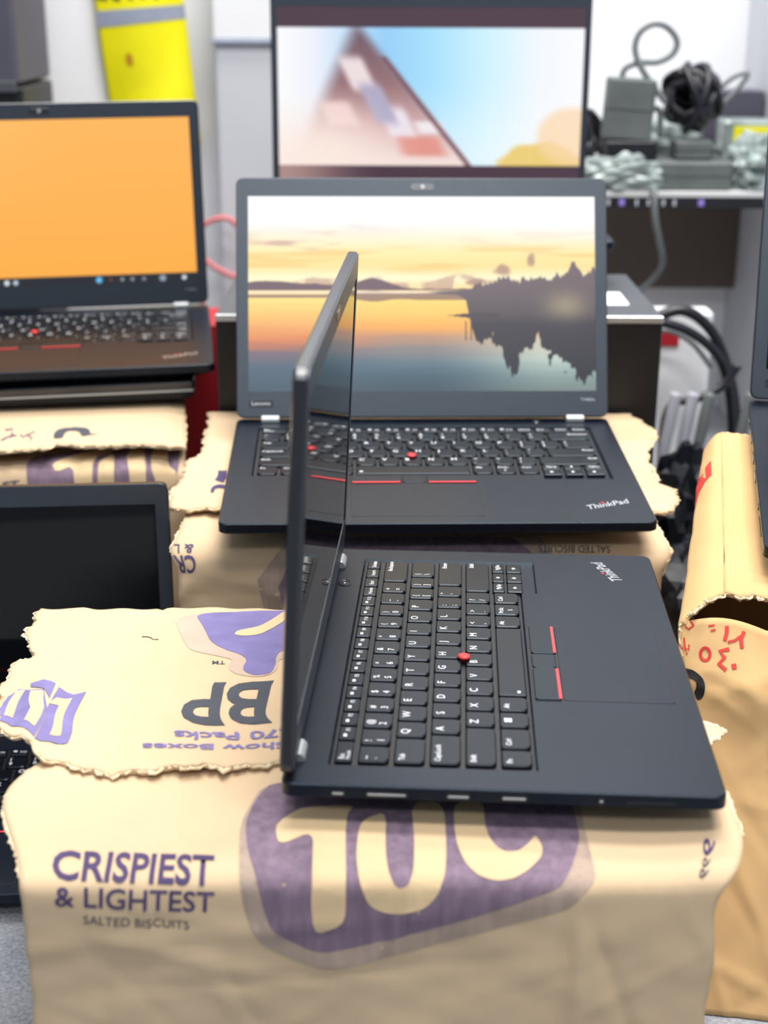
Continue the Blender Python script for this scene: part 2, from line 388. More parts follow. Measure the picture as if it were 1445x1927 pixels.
        for (xa, ya) in ((40, 20), (275, 20), (40, 195), (275, 195)):
            link('rubber_foot', slab(xa, xa+20, ya, ya+9, -LT, -LT+3, 3, 0.4, 2, fn), M['port'], root)
    else:
        for (xa, ya) in ((40, 20), (275, 20), (40, 195), (275, 195)):
            link('rubber_foot', slab(xa*k, xa*k+20, ya*kd, ya*kd+9, -LT, -LT+3, 3, 0.4, 2, fn), M['port'], root)
        for (x0, x1, y0, y1, kind, leg) in KEYS:
            ko = link('key', CACHE[('key', round(x1-x0, 2), round(y1-y0, 2), kind)], M['key'], root); ko.location = fn((x0+x1)/2*k, (y0+y1)/2*kd, 0)
        link('touchpad', slab(100*k, 201*k, 140*kd, 214*kd, -0.4, 0.4, 2, 0.2, 3, fn), M['deck'], root)
    for xa in (22*k, 293*k):
        bm = bmesh.new(); L = []
        for x in (xa, xa+0.6, xa+15.4, xa+16):
            r = 3.6 if x in (xa, xa+16) else 4.2
            L.append([fn(x, 6.2+r*math.cos(a*math.pi/6), 1.2+r*math.sin(a*math.pi/6)) for a in range(12)])
        loft(bm, L); link('hinge', mesh_of(bm, 'hinge', False), M['hinge'], root)['label'] = 'pale grey metal hinge'
    # lid: mesh axes x, v (up the lid), w (towards the user)
    lid = None
    lf = lambda x, v, w: ((x-W/2)/1000, v/1000, w/1000)
    bm = bmesh.new()
    loft(bm, [[lf(x, v, w) for x, v in rrect(0, W, -1.0, H, 7, 5, ins)] for ins, w in ((3.0, -7.0), (0.6, -6.2), (0, -5.0), (0, -0.6), (0.6, 0))])
    lid = link('lid', mesh_of(bm, 'lid'), M['lid'], root)
    lid.location = (0, (D/2-6)/1000, (4+LT)/1000)
    sx0, sx1, sv0, sv1 = SCREEN(W, H)
    bm = bmesh.new()
    vs = ring_fill(bm, rrect(0, W, -1.0, H, 7, 5, 1.2), [[(sx0, sv0), (sx1, sv0), (sx1, sv1), (sx0, sv1)]], 0, None)
    ret = bmesh.ops.extrude_face_region(bm, geom=bm.faces[:])
    for v in bm.verts: v.co = Vector(lf(v.co.x, v.co.y, 0.0))
    for e in ret['geom']:
        if isinstance(e, bmesh.types.BMVert): e.co.z = 0.0008
    link('bezel', mesh_of(bm, 'bezel'), M['bezel'], lid)
    if detail:
        c = link('webcam', slab(155, 177, H-11.5, H-5.2, 0.2, 1.15, 3, 0.2, 4, lf), M['lid'], lid)
        link('webcam_lens', slab(164.2, 168.2, H-10.3, H-6.3, 0.3, 1.4, 2.0, 0.2, 4, lf), M['hinge'], lid)
        for x in (141, 194): link('microphone_hole', slab(x-.7, x+.7, H-9, H-7.6, 0.3, 0.95, 0.6, 0.05, 2, lf), M['port'], lid)
        p = link('badge', slab(11, 32.5, 8.5, 15.0, 0.3, 1.0, 0.5, 0.1, 1, lf), M['lid'], lid)
        def lid_text(nm, t, b, x, v, wid, hgt):
            tv, tf = TEXT[(t, b)]; x0 = min(a[0] for a in tv); x1 = max(a[0] for a in tv); y0 = min(a[1] for a in tv); y1 = max(a[1] for a in tv)
            me = bpy.data.meshes.new(nm); me.from_pydata([lf(x+(a-x0)/(x1-x0)*wid, v+(b_-y0)/(y1-y0)*hgt, 1.08) for a, b_ in tv], [], tf)
            return link(nm, me, M['silver'], lid)
        lid_text('badge_lettering', 'Lenovo', 1, 13.5, 10.4, 16.5, 3.2)
        lid_text('model_lettering', 'T480s', 0, 306, 13.5, 13, 2.6)
    return root, lid
def SCREEN(W, H):
    if W == LW: return 10.8, 320.2, 22.5, 196.5
    return 7.5, W-7.5, 22.0, 22.0+(W-15)*9/16
def copy_tree(o, parent=None):
    c = o.copy(); COL.objects.link(c); c.parent = parent
    for ch in o.children: copy_tree(ch, c)
    return c
def place(root, p, W=LW, D=LD):
    """p: x, y, z of the rear left corner of the deck in mm from the camera foot, yaw, tilt, roll"""
    x, y, z, yaw, t, g = p
    Mx = Matrix.Translation(mm(x, y, z)) @ Matrix.Rotation(yaw, 4, 'Z') @ Matrix.Rotation(-g, 4, 'Y') @ Matrix.Translation((0, -D/1000, 0)) @ Matrix.Rotation(t, 4, 'X') @ Matrix.Translation((0, D/1000, 0)) @ Matrix.Translation((W/2000, -D/2000, -LT/1000))
    root.matrix_world = Mx

# pictures on the screens (sRGB values 0..1)
def fbm(X, Y, seed, sx, sy, octv=4):
    rs = np.random.RandomState(seed); out = np.zeros_like(X); amp = 1.0; tot = 0
    for o in range(octv):
        gx, gy = int(sx*2**o)+2, int(sy*2**o)+2; G = rs.rand(gy+1, gx+1)
        fx = np.clip(X, 0, .9999)*(gx-1); fy = np.clip(Y, 0, .9999)*(gy-1); ix = fx.astype(int); iy = fy.astype(int); tx = fx-ix; ty = fy-iy
        tx = tx*tx*(3-2*tx); ty = ty*ty*(3-2*ty)
        out += amp*((G[iy, ix]*(1-tx)+G[iy, ix+1]*tx)*(1-ty)+(G[iy+1, ix]*(1-tx)+G[iy+1, ix+1]*tx)*ty); tot += amp; amp *= .5
    return out/tot
def ramp(t, stops):
    ts = [s[0] for s in stops]; return np.stack([np.interp(t, ts, [s[1][k]/255 for s in stops]) for k in range(3)], -1)
def blend(a, b, m): return a*(1-m[..., None])+b*m[..., None]
def flatc(X, c): return np.zeros(X.shape+(3,))+np.array(c)/255
def sstep(a, b, x): t = np.clip((x-a)/(b-a), 0, 1); return t*t*(3-2*t)
def lake_picture(X, Y):
    c = ramp(Y, [(0, (252, 251, 252)), (.14, (250, 247, 243)), (.22, (252, 238, 205)), (.30, (254, 232, 160)), (.36, (252, 224, 150)), (.42, (255, 246, 205)), (.48, (252, 222, 150)), (1, (252, 222, 150))])
    cl = fbm(X, Y, 3, 5, 16); left = sstep(.75, .1, X)
    c = blend(c, flatc(X, (205, 168, 150)), sstep(.55, .8, cl)*sstep(.1, .2, Y)*sstep(.34, .24, Y)*(.25+.55*left))
    c = blend(c, flatc(X, (214, 206, 204)), sstep(.5, .8, fbm(X, Y, 9, 4, 10))*sstep(.02, .1, Y)*sstep(.24, .14, Y)*.6*left)
    c = blend(c, flatc(X, (244, 200, 120)), sstep(.5, .75, fbm(X, Y, 5, 3, 22))*sstep(.24, .28, Y)*sstep(.42, .36, Y)*.7)
    c = blend(c, flatc(X, (255, 254, 250)), sstep(.55, .95, X)*sstep(.26, .1, Y))
    # low cloud puffs
    pf = .46-.03*fbm(X, Y*0, 12, 16, 1)-.05*np.exp(-((X-.60)/.07)**2)-.035*np.exp(-((X-.22)/.08)**2)-.04*np.exp(-((X-.36)/.05)**2)
    c = blend(c, flatc(X, (196, 160, 140)), sstep(-.006, .012, Y-pf)*sstep(.62, .4, np.abs(X-.42)*1.1)*.75*sstep(.35, .6, fbm(X, Y, 21, 22, 14)))
    # far hills
    hz = .483
    hill = hz-.022-.012*np.exp(-((X-.03)/.08)**2)-.012*np.sin(X*9+.5)*sstep(.5, .1, X)-.040*np.exp(-((X-.355)/.05)**2)-.008*fbm(X, Y*0, 31, 30, 1)+.018*sstep(.40, .5, X)
    c = blend(c, flatc(X, (112, 88, 96)), sstep(-.004, .004, Y-hill)*(Y < hz+.002))
    # water
    wv = fbm(X, Y, 41, 5, 60); yy = Y+(wv-.5)*.03
    w = ramp(yy, [(.48, (250, 215, 150)), (.52, (255, 222, 120)), (.60, (252, 205, 104)), (.67, (250, 176, 88)), (.72, (196, 150, 120)), (.78, (146, 136, 134)), (.86, (96, 120, 134)), (.92, (70, 98, 112)), (1, (66, 86, 98))])
    wl = ramp(yy, [(.48, (250, 214, 150)), (.53, (255, 224, 130)), (.62, (250, 196, 110)), (.72, (232, 146, 92)), (.76, (206, 128, 96)), (.80, (128, 112, 122)), (.88, (84, 104, 122)), (1, (72, 92, 106))])
    w = blend(w, wl, sstep(.45, .15, X))
    wr = ramp(yy, [(.48, (252, 220, 150)), (.6, (252, 190, 90)), (.68, (240, 190, 130)), (.74, (214, 205, 180)), (.84, (190, 206, 196)), (.92, (140, 160, 158)), (1, (120, 136, 132))])
    w = blend(w, wr, sstep(.5, .9, X))
    w = blend(w, flatc(X, (128, 98, 100)), sstep(.004, .0, np.abs(Y-.512)-.006-.02*np.exp(-((X-.36)/.06)**2)-.012*sstep(.4, .5, X))*.75)
    w = blend(w, flatc(X, (255, 238, 214)), np.exp(-((Y-.492)/.006)**2)*(X < .62)*.9)
    c = np.where((Y >= hz)[..., None], w, c)
    # dark wooded shore on the right and its mirror image
    tree = np.interp(X, [.50, .56, .60, .63, .66, .70, .735, .76, .80, .83, .86, .89, .915, .93, .945, .96, .98, 1.0], [.490, .487, .484, .480, .462, .430, .405, .435, .440, .415, .425, .395, .400, .345, .352, .398, .385, .360])
    tree = tree-(.035*(fbm(X, Y*0, 51, 40, 1)-.5)+.05*(fbm(X, Y*0, 52, 150, 1, 2)-.5))*sstep(.6, .7, X)
    shore = np.interp(X, [.50, .60, .625, .64, .655, .70, .73, .76, .78, .80, .83, .86, .90, .93, .96, 1.0], [.497, .505, .53, .66, .745, .75, .76, .90, .84, .79, .77, .82, .86, .90, .93, .88])
    shore = shore+(.10*(fbm(X, Y*0, 61, 40, 1)-.5)+.16*(fbm(X, Y*.6, 62, 90, 30, 2)-.5))*sstep(.65, .7, X)
    for px_, py_, rx_, ry_ in ((.735, .375, .03, .035), (.815, .325, .014, .035), (.655, .44, .03, .02)):
        c = blend(c, flatc(X, (170, 132, 116)), sstep(1.1, .4, np.hypot((X-px_)/rx_, (Y-py_)/ry_)+.9*(fbm(X, Y, 77, 50, 30)-.5))*.8)
    land = sstep(-.006, .006, Y-tree)*sstep(-.006, .006, shore-Y)*sstep(.50, .56, X)
    dk = ramp(Y, [(.35, (118, 100, 106)), (.5, (104, 92, 96)), (.6, (88, 80, 84)), (.66, (62, 58, 66)), (1, (40, 42, 46))])
    dk = blend(dk, flatc(X, (172, 158, 128)), .75*np.exp(-((X-.915)/.06)**2-((Y-.56)/.07)**2))  # yellowish glare spot painted into the picture
    c = blend(c, dk, land)
    spit = (np.abs(Y-.612) < .012*sstep(.565, .64, X))*(X > .572)*(X < .72)
    c = blend(c, flatc(X, (74, 66, 70)), spit.astype(float))
    post = ((np.abs(X-.625) < .003) | (np.abs(X-.64) < .003))*(Y > .64)*(Y < .74); c = blend(c, flatc(X, (90, 78, 70)), post*.8)
    return c
def desktop_picture(X, Y):
    c = ramp(Y, [(0, (255, 182, 88)), (.9, (255, 176, 72)), (1, (255, 172, 66))])
    c = blend(c, flatc(X, (255, 196, 112)), sstep(.7, .1, X)*sstep(.6, 0., Y)*.5)
    bar = sstep(.936, .942, Y); c = blend(c, flatc(X, (34, 38, 44)), bar)
    for x, col, r in ((.27, (90, 190, 220), .010), (.31, (225, 205, 120), .008), (.345, (235, 240, 250), .011), (.375, (210, 225, 245), .010), (.66, (110, 200, 250), .013), (.70, (160, 80, 70), .005), (.74, (170, 175, 185), .007), (.775, (165, 170, 180), .007), (.815, (160, 165, 175), .007), (.88, (150, 165, 185), .014), (.955, (230, 238, 245), .010), (.06, (220, 225, 230), .010), (.12, (90, 140, 220), .010), (.19, (210, 215, 220), .010)):
        d = np.hypot(X-x, (Y-.968)*.5625); c = blend(c, flatc(X, col), sstep(r, r*.6, d))
    return c
def film_picture(X, Y):
    a = (Y-.115)/.77; bars = (a < 0) | (a > 1); a = np.clip(a, 0, 1)
    c = ramp(X, [(0, (250, 250, 250)), (.12, (236, 240, 250)), (.35, (150, 205, 245)), (.5, (165, 222, 250)), (.68, (205, 240, 255)), (.85, (240, 246, 255)), (1, (250, 250, 255))])
    c = blend(c, flatc(X, (255, 255, 255)), sstep(.3, 1., a)*.45)
    # tilted gabled house, out of focus
    lx = .05+(1-a)*.20; rx = .27+(a)*.36
    roof = sstep(-.04, .04, X-lx)*sstep(-.03, .03, rx-X)
    wall = ramp(a, [(0, (108, 84, 96)), (.4, (150, 112, 116)), (.7, (214, 176, 176)), (1, (246, 226, 220))])
    c = blend(c, wall, roof)
    for (cx, cy, w, h, col) in ((.26, .33, .055, .17, (236, 220, 222)), (.20, .62, .07, .12, (238, 206, 204)), (.40, .72, .06, .2, (236, 226, 236)), (.33, .55, .05, .2, (176, 170, 196)), (.47, .86, .10, .10, (226, 150, 138)), (.50, .72, .06, .06, (240, 232, 236))):
        xx = X-(a-cy)*.22; c = blend(c, flatc(X, col), sstep(w, w*.45, np.abs(xx-cx))*sstep(h, h*.45, np.abs(a-cy)))
    edge = np.abs(X-rx); c = blend(c, flatc(X, (120, 76, 84)), sstep(.016, .006, edge)*(a > .2)*.85)
    c = blend(c, flatc(X, (250, 232, 222)), sstep(.38, .05, np.hypot(X-.12, (a-1.05)*.55)))
    bush = np.hypot((X-.87)/.15, (a-1.0)/.19); c = blend(c, flatc(X, (236, 206, 120)), sstep(1.05, .8, bush+.25*(fbm(X, Y, 7, 20, 20)-.5)))
    tr = np.hypot((X-.97)/.13, (a-.78)/.24); c = blend(c, flatc(X, (250, 214, 168)), sstep(1.05, .7, tr)*.75)
    b = blend(flatc(X, (74, 52, 66)), flatc(X, (196, 160, 150)), sstep(.35, .0, X)*(Y > .5)*.8)
    return np.where(bars[..., None], b, c)

proto, proto_lid = make_laptop()
LAPTOPS = []
def laptop(p, lid_angle, label, pic=None, strength=1.0, res=(420, 236), root=None, W=LW, D=LD, H=LH):
    global proto
    r = root or copy_tree(proto)
    place(r, p, W, D); tag(r, label, 'laptop', 'open laptops on display')
    lid = [c for c in r.children if c.name.split('.')[0] == 'lid'][0]; lid.rotation_euler = (lid_angle, 0, 0)
    x0, x1, v0, v1 = SCREEN(W, H)
    if pic:
        s = link('screen', grid_screen(x0-W/2, x1-W/2, v0, v1, 0.3, pic, *res), screen_mat('screen_light', strength), lid)
    else:
        s = link('screen', slab(x0, x1, v0, v1, -0.2, 0.3, 0.3, 0.05, 1, lambda x, v, w: ((x-W/2)/1000, v/1000, w/1000)), M['off'], lid)
    return r
P_FRONT = (-52.382, 640.609, -378.475, 1.519, 0, 0); P_MID = (-131.309, 1226.426, -370.625, .032, .071, -.001)
P_UL = (-522.2, 1514.07, -336.07, .1393, .051, .0142); P_LL = (-499.4, 1034.5, -577.0, .088, 0, 0); P_R = (284.57, 1083.6, -334.0, -.1731, .178, -.0037)
laptop(P_MID, 1.135, 'open black laptop in the middle showing a lake at sunset on its screen', lake_picture, 1.0, (460, 260))
laptop(P_UL, 1.466, 'open black laptop at upper left with a plain orange picture on its screen', desktop_picture, 1.0, (300, 168))
low_left = laptop(P_LL, 1.548, 'open black laptop with a dark screen, low at left behind the torn carton flap')
for c_ in low_left.children:
    if c_.name.split('.')[0] in ('touchpad', 'touchpad_gap', 'button'): c_.location.x += 0.026
laptop(P_R, 1.096, 'open black laptop cut off by the right edge, standing on the ochre carton')
laptop(P_FRONT, 1.621, 'nearest open black laptop, turned sideways with its dark screen seen edge on', root=proto)
FW, FD, FH = 361.0, 245.0, 238.0
froot, flid = make_laptop(False, FW, FD, FH)
laptop((-130.3, 1692, -231, 0.005, 0, 0), 1.53, 'larger laptop behind the middle one, playing a bright film picture', film_picture, 1.0, (260, 146), froot, FW, FD, FH)

# ------------------------------------------------------------------ carton surfaces (mm; z below camera height), u and v run 0..1
def lerp(a, b, t): return a+(b-a)*t
def itp(x, tab):
    if x <= tab[0][0]: return tab[0][1]
    for (a, p), (b, q) in zip(tab, tab[1:]):
        if x <= b:
            t = (x-a)/(b-a); t = t*t*(3-2*t); return p+(q-p)*t
    return tab[-1][1]
def wob(x, y, seed):
    s = 0.0
    for k in range(1, 5):
        s += math.sin(x*(0.021*k*1.7)+seed*1.3*k+math.sin(y*0.013*k+seed*k))*math.cos(y*(0.017*k*1.6)+seed*2.1*k)/k
    return s*0.5
def gauss(x, s): return math.exp(-(x/s)**2)
_CR = {}
def creases(a, b, seed, n=9, ext=(340, 200), amp=1.0):
    """sharp little folds along scattered straight lines"""
    if seed not in _CR:
        L = []
        for k in range(n):
            h = lambda q: (math.sin(seed*12.9898+k*78.233+q*37.719)*43758.5453) % 1.0
            th = (h(3)-.5)*2.6+(1.57 if h(6) > .55 else 0)
            L.append((h(1)*ext[0], h(2)*ext[1], math.cos(th), math.sin(th), 25+60*h(4), 2.2+2.5*h(5), 1 if h(7) > .4 else -.7))
        _CR[seed] = L
    s = 0.0
    for ca, cb, c, d, ln, w, k in _CR[seed]:
        dx, dy = a-ca, b-cb; q = (-dx*d+dy*c)/w
        if -3 < q < 3: s += k*math.exp(-q*q-((dx*c+dy*d)/ln)**2)
    return s*amp
def profile(pts, n=200):
    P = []; m = len(pts)
    for i in range(m-1):
        a, b, c, d = pts[max(i-1, 0)], pts[i], pts[i+1], pts[min(i+2, m-1)]
        for k in range(24):
            t = k/24
            P.append(tuple(0.5*(2*b[j]+(c[j]-a[j])*t+(2*a[j]-5*b[j]+4*c[j]-d[j])*t*t+(3*b[j]-a[j]-3*c[j]+d[j])*t**3) for j in range(2)))
    P.append(pts[-1]); S = [0.0]
    for p, q in zip(P, P[1:]): S.append(S[-1]+math.hypot(q[0]-p[0], q[1]-p[1]))
    L = S[-1]
    def f(v):
        s = max(0.0, min(1.0, v))*L; lo, hi = 0, len(S)-1
        while hi-lo > 1:
            mid = (lo+hi)//2
            if S[mid] <= s: lo = mid
            else: hi = mid
        t = (s-S[lo])/max(1e-9, S[hi]-S[lo]); return lerp(P[lo][0], P[hi][0], t), lerp(P[lo][1], P[hi][1], t)
    return f
_pa = profile([(780, -402), (700, -401.5), (658, -401.8), (634, -403.5), (614, -408.5), (606, -411.5), (602, -416), (600.5, -426), (600, -445), (600, -500), (602, -594)])
def front_carton_front(u, v):
    y, z = _pa(v); x = lerp(-178, 166, u)
    k = gauss(z+404, 9)*(1 if y < 670 else 0)
    x += 17*gauss(u-1, .05)*k; z += 4*gauss(u-1, .06)*k
    low = min(1.0, max(0.0, (-408-z)/30.0))
    y -= low*(2.2*wob(x, z*2, 3.0)+1.5*gauss((z+440)-0.12*(x+80), 5)) + (1-low)*gauss(y-640, 30)*1.2*wob(x, y, 5)
    x += low*1.5*wob(z*3, u*200, 8)
    y -= low*creases(u*344, -400-z, 2.7, 22, (344, 120), 1.0)
    q = min(1.0, max(0.0, (-425-z)/25.0))
    y += q*(2.6*gauss(x-92-(z+470)*.03, 4)-2.2*gauss(x-100, 6)+2.0*gauss(x-128+(z+500)*.35, 4)-1.8*gauss((z+452)+.25*(x+110), 4)*gauss(x+110, 60)+1.5*gauss((z+462)-.1*x, 3)*gauss(x+40, 110))
    z -= (1-low)*5*gauss(u, .22)*gauss(y-628, 30)
    x -= 24*gauss(u, .07)*(1-low)*gauss(y-668, 42)
    return x, y, z
_fa_front = [(-235, 752), (-222, 728), (-209, 716), (-184, 697), (-150, 684), (-87, 688), (-53, 696), (0, 700), (190, 700)]
def front_carton_flap(u, v):
    y0 = lerp(700, 900, v)
    xl = itp(y0, [(700, -226), (745, -234), (790, -233), (815, -224), (840, -236), (905, -237)])
    xr = 168+29*gauss(y0-733, 15)
    x = lerp(xl, xr, u)
    jag = 2.2*math.sin(x*.31)+1.6*math.sin(x*.83+1)+1.0*math.sin(x*1.9)
    y = lerp(itp(x, _fa_front), 904+.012*(x+235)+1.2*math.sin(x*.2), v)+jag*.7*gauss(v, .05)
    x += (1.5*math.sin(y*.23)+1.0*math.sin(y*.71+2))*(gauss(u, .012)+gauss(1-u, .03))
    z = -398.6
    if x < -52:
        t = min(1.0, (-52-x)/60)
        z += t*(1.3*wob(x*1.2, y, 2)+.8)
        z += t*5.5*gauss(x+205+(y-760)*.10, 10)*gauss(y-745, 60) - 3.0*gauss(x+186+(y-760)*.10, 7)*gauss(y-755, 70)
        z += 1.2*gauss(x+203+.05*(y-850), 5)*gauss(y-870, 60)-1.6*gauss(x+150+(y-790)*.02, 2.6)*t
        z += 3.0*gauss(v, .10)*t*(.5+.5*math.sin(x*.05))
    return x, y, z
_pb = profile([(1180, -393), (1110, -393), (1060, -394), (1034, -397), (1022, -404), (1018, -414), (1017, -440), (1018, -500), (1020, -594)])
def middle_carton_front(u, v):
    y, z = _pb(v); x = lerp(-158, 214, u)
    low = min(1.0, max(0.0, (-402-z)/30.0))
    y -= low*3.0*wob(x*1.3, z*2.2, 7)+2.5*gauss(x-150+(z+400)*.3, 12)*low+low*creases(u*372, -400-z, 6.1, 22, (372, 90), 1.6)
    x += 7*gauss(z+402, 8)*gauss(u-1, .06)-6*gauss(z+402, 8)*gauss(u, .05)
    return x, y, z
def middle_carton_flap(u, v):
    y0 = lerp(1078, 1302, v)
    xl = itp(y0, [(1078, -172), (1110, -175), (1140, -168), (1175, -171), (1200, -160), (1250, -162), (1302, -164)])
    xr = itp(y0, [(1078, 232), (1100, 240), (1118, 241), (1135, 229), (1180, 230), (1205, 232), (1235, 243), (1252, 247), (1275, 240), (1302, 232)])
    x = lerp(xl, xr, u)
    y = lerp(1078+2.0*math.sin(x*.25)+1.3*math.sin(x*.61), 1302, v)
    x += (1.1*math.sin(y*.27)+.8*math.sin(y*.83+1)+.6*math.sin(y*1.7))*(gauss(u, .03)+gauss(1-u, .03))
    z = -390.9+.071*(y-1000)
    out = max(0.0, min(1.0, max((-133-x)/30, (x-205)/30)))
    z += out*(1.2*wob(x*2, y*1.3, 4)-2.0*gauss(v, .08))
    return x, y, z
_c0 = (-180.0, 1226.0); _cx = (-math.cos(.139), -math.sin(.139)); _cy = (-math.sin(.139), math.cos(.139))
def _cf(a, d, z): return _c0[0]+_cx[0]*a+_cy[0]*d, _c0[1]+_cx[1]*a+_cy[1]*d, z
_pc = profile([(90, -392), (30, -392), (8, -393), (-3, -397), (-8, -406), (-9, -430), (-9, -500), (-8, -594)])
def left_carton_front(u, v):
    d, z = _pc(v); a = lerp(0, 400, u)
    low = min(1.0, max(0.0, (-394-z)/30.0))
    d -= low*3*wob(a*1.2, z*2, 11); z -= (1-low)*gauss(u, .05)*gauss(d, 10)*5
    return _cf(a, d, z)
def left_carton_flap(u, v):
    a = lerp(-2, 400, u)
    d = lerp(itp(a, [(0, 4), (14, -4), (40, 4), (90, 2), (110, 10), (122, -2), (180, -4), (230, -8), (300, -12), (400, -14)])+1.6*math.sin(a*.4)+1.2*math.sin(a*.9), 240, v)
    z = -375.2-2.5*gauss(v, .10)*(.6+.6*math.sin(a*.035))-6*gauss(u, .03)*gauss(v, .5)
    z -= 2.0*gauss(a-150, 40)*gauss(v, .08)
    return _cf(a, d, z)
def _eplane(y): return -314.5-(1085-y)*.178
def right_carton_top(u, v):
    ck = (lerp(219, 263, v), lerp(846, 1072, v)); w = lerp(0, 215, u)
    x = ck[0]+.985*w; y = ck[1]-.172*w
    y += (1-v)*(2.0*math.sin(x*.35)+1.5*math.sin(x*.9+1))
    z = _eplane(y)+1.0*wob(x, y, 6)*(1 if w < 25 else 0)
    z -= 6*gauss(u-.0, .04)*gauss(v, .2)*0
    if v < .12: z -= (w > 30)*4*(1-v/.12)
    return x, y, z-2.2
def right_carton_side(u, v):
    c = (lerp(219, 263, u), lerp(846, 1072, u)); zc = _eplane(c[1])-2.2
    e = (lerp(189, 250, u), lerp(838, 1072, u), lerp(-378, -334, u))
    if v < .22:
        t = v/.22; s = math.sin(t*math.pi/2)
        x = lerp(c[0], e[0], t); y = lerp(c[1], e[1], t); z = lerp(zc, e[2], t*t*.55+t*.45)+1.6*math.sin(t*math.pi)
    else:
        t = (v-.22)/.78; x = e[0]+6*math.sin(t*math.pi)*0+lerp(0, 4*(1-u), t); y = e[1]-100*t*(1-u); z = lerp(e[2], -594, t)
    edge = 1.5*math.sin(v*70)+1.2*math.sin(v*160)
    return x+1.2*wob(y*1.5, z*2, 13)*min(1, v*6), y-(1-u)**8*abs(edge), z
def right_carton_front(u, v):
    w = lerp(0, 215, u); t = v
    x = 190+.985*w; y = 838-.172*w; z = lerp(-377+6*math.sin(min(1, u*4)*math.pi), -594, t)
    y -= 106*t+9*math.sin(min(1.0, t*1.0)*math.pi)*gauss(u-.25, .3)*.6+12*gauss(t-.16, .10)*min(1, u*5)
    x += 3*t
    y += 3.5*gauss(w-52-12*t, 6)*min(1, t*6) - 2*gauss(w-66-12*t, 5)*min(1, t*6)
    y -= 1.5*wob(x*1.6, z*1.4, 17)+min(1, t*8)*creases(w, t*225, 4.2, 22, (110, 225), 1.5)
    return x, y, z
SURF = dict(front_carton_front=front_carton_front, front_carton_flap=front_carton_flap, middle_carton_front=middle_carton_front, middle_carton_flap=middle_carton_flap,
            left_carton_front=left_carton_front, left_carton_flap=left_carton_flap, right_carton_top=right_carton_top, right_carton_side=right_carton_side, right_carton_front=right_carton_front)
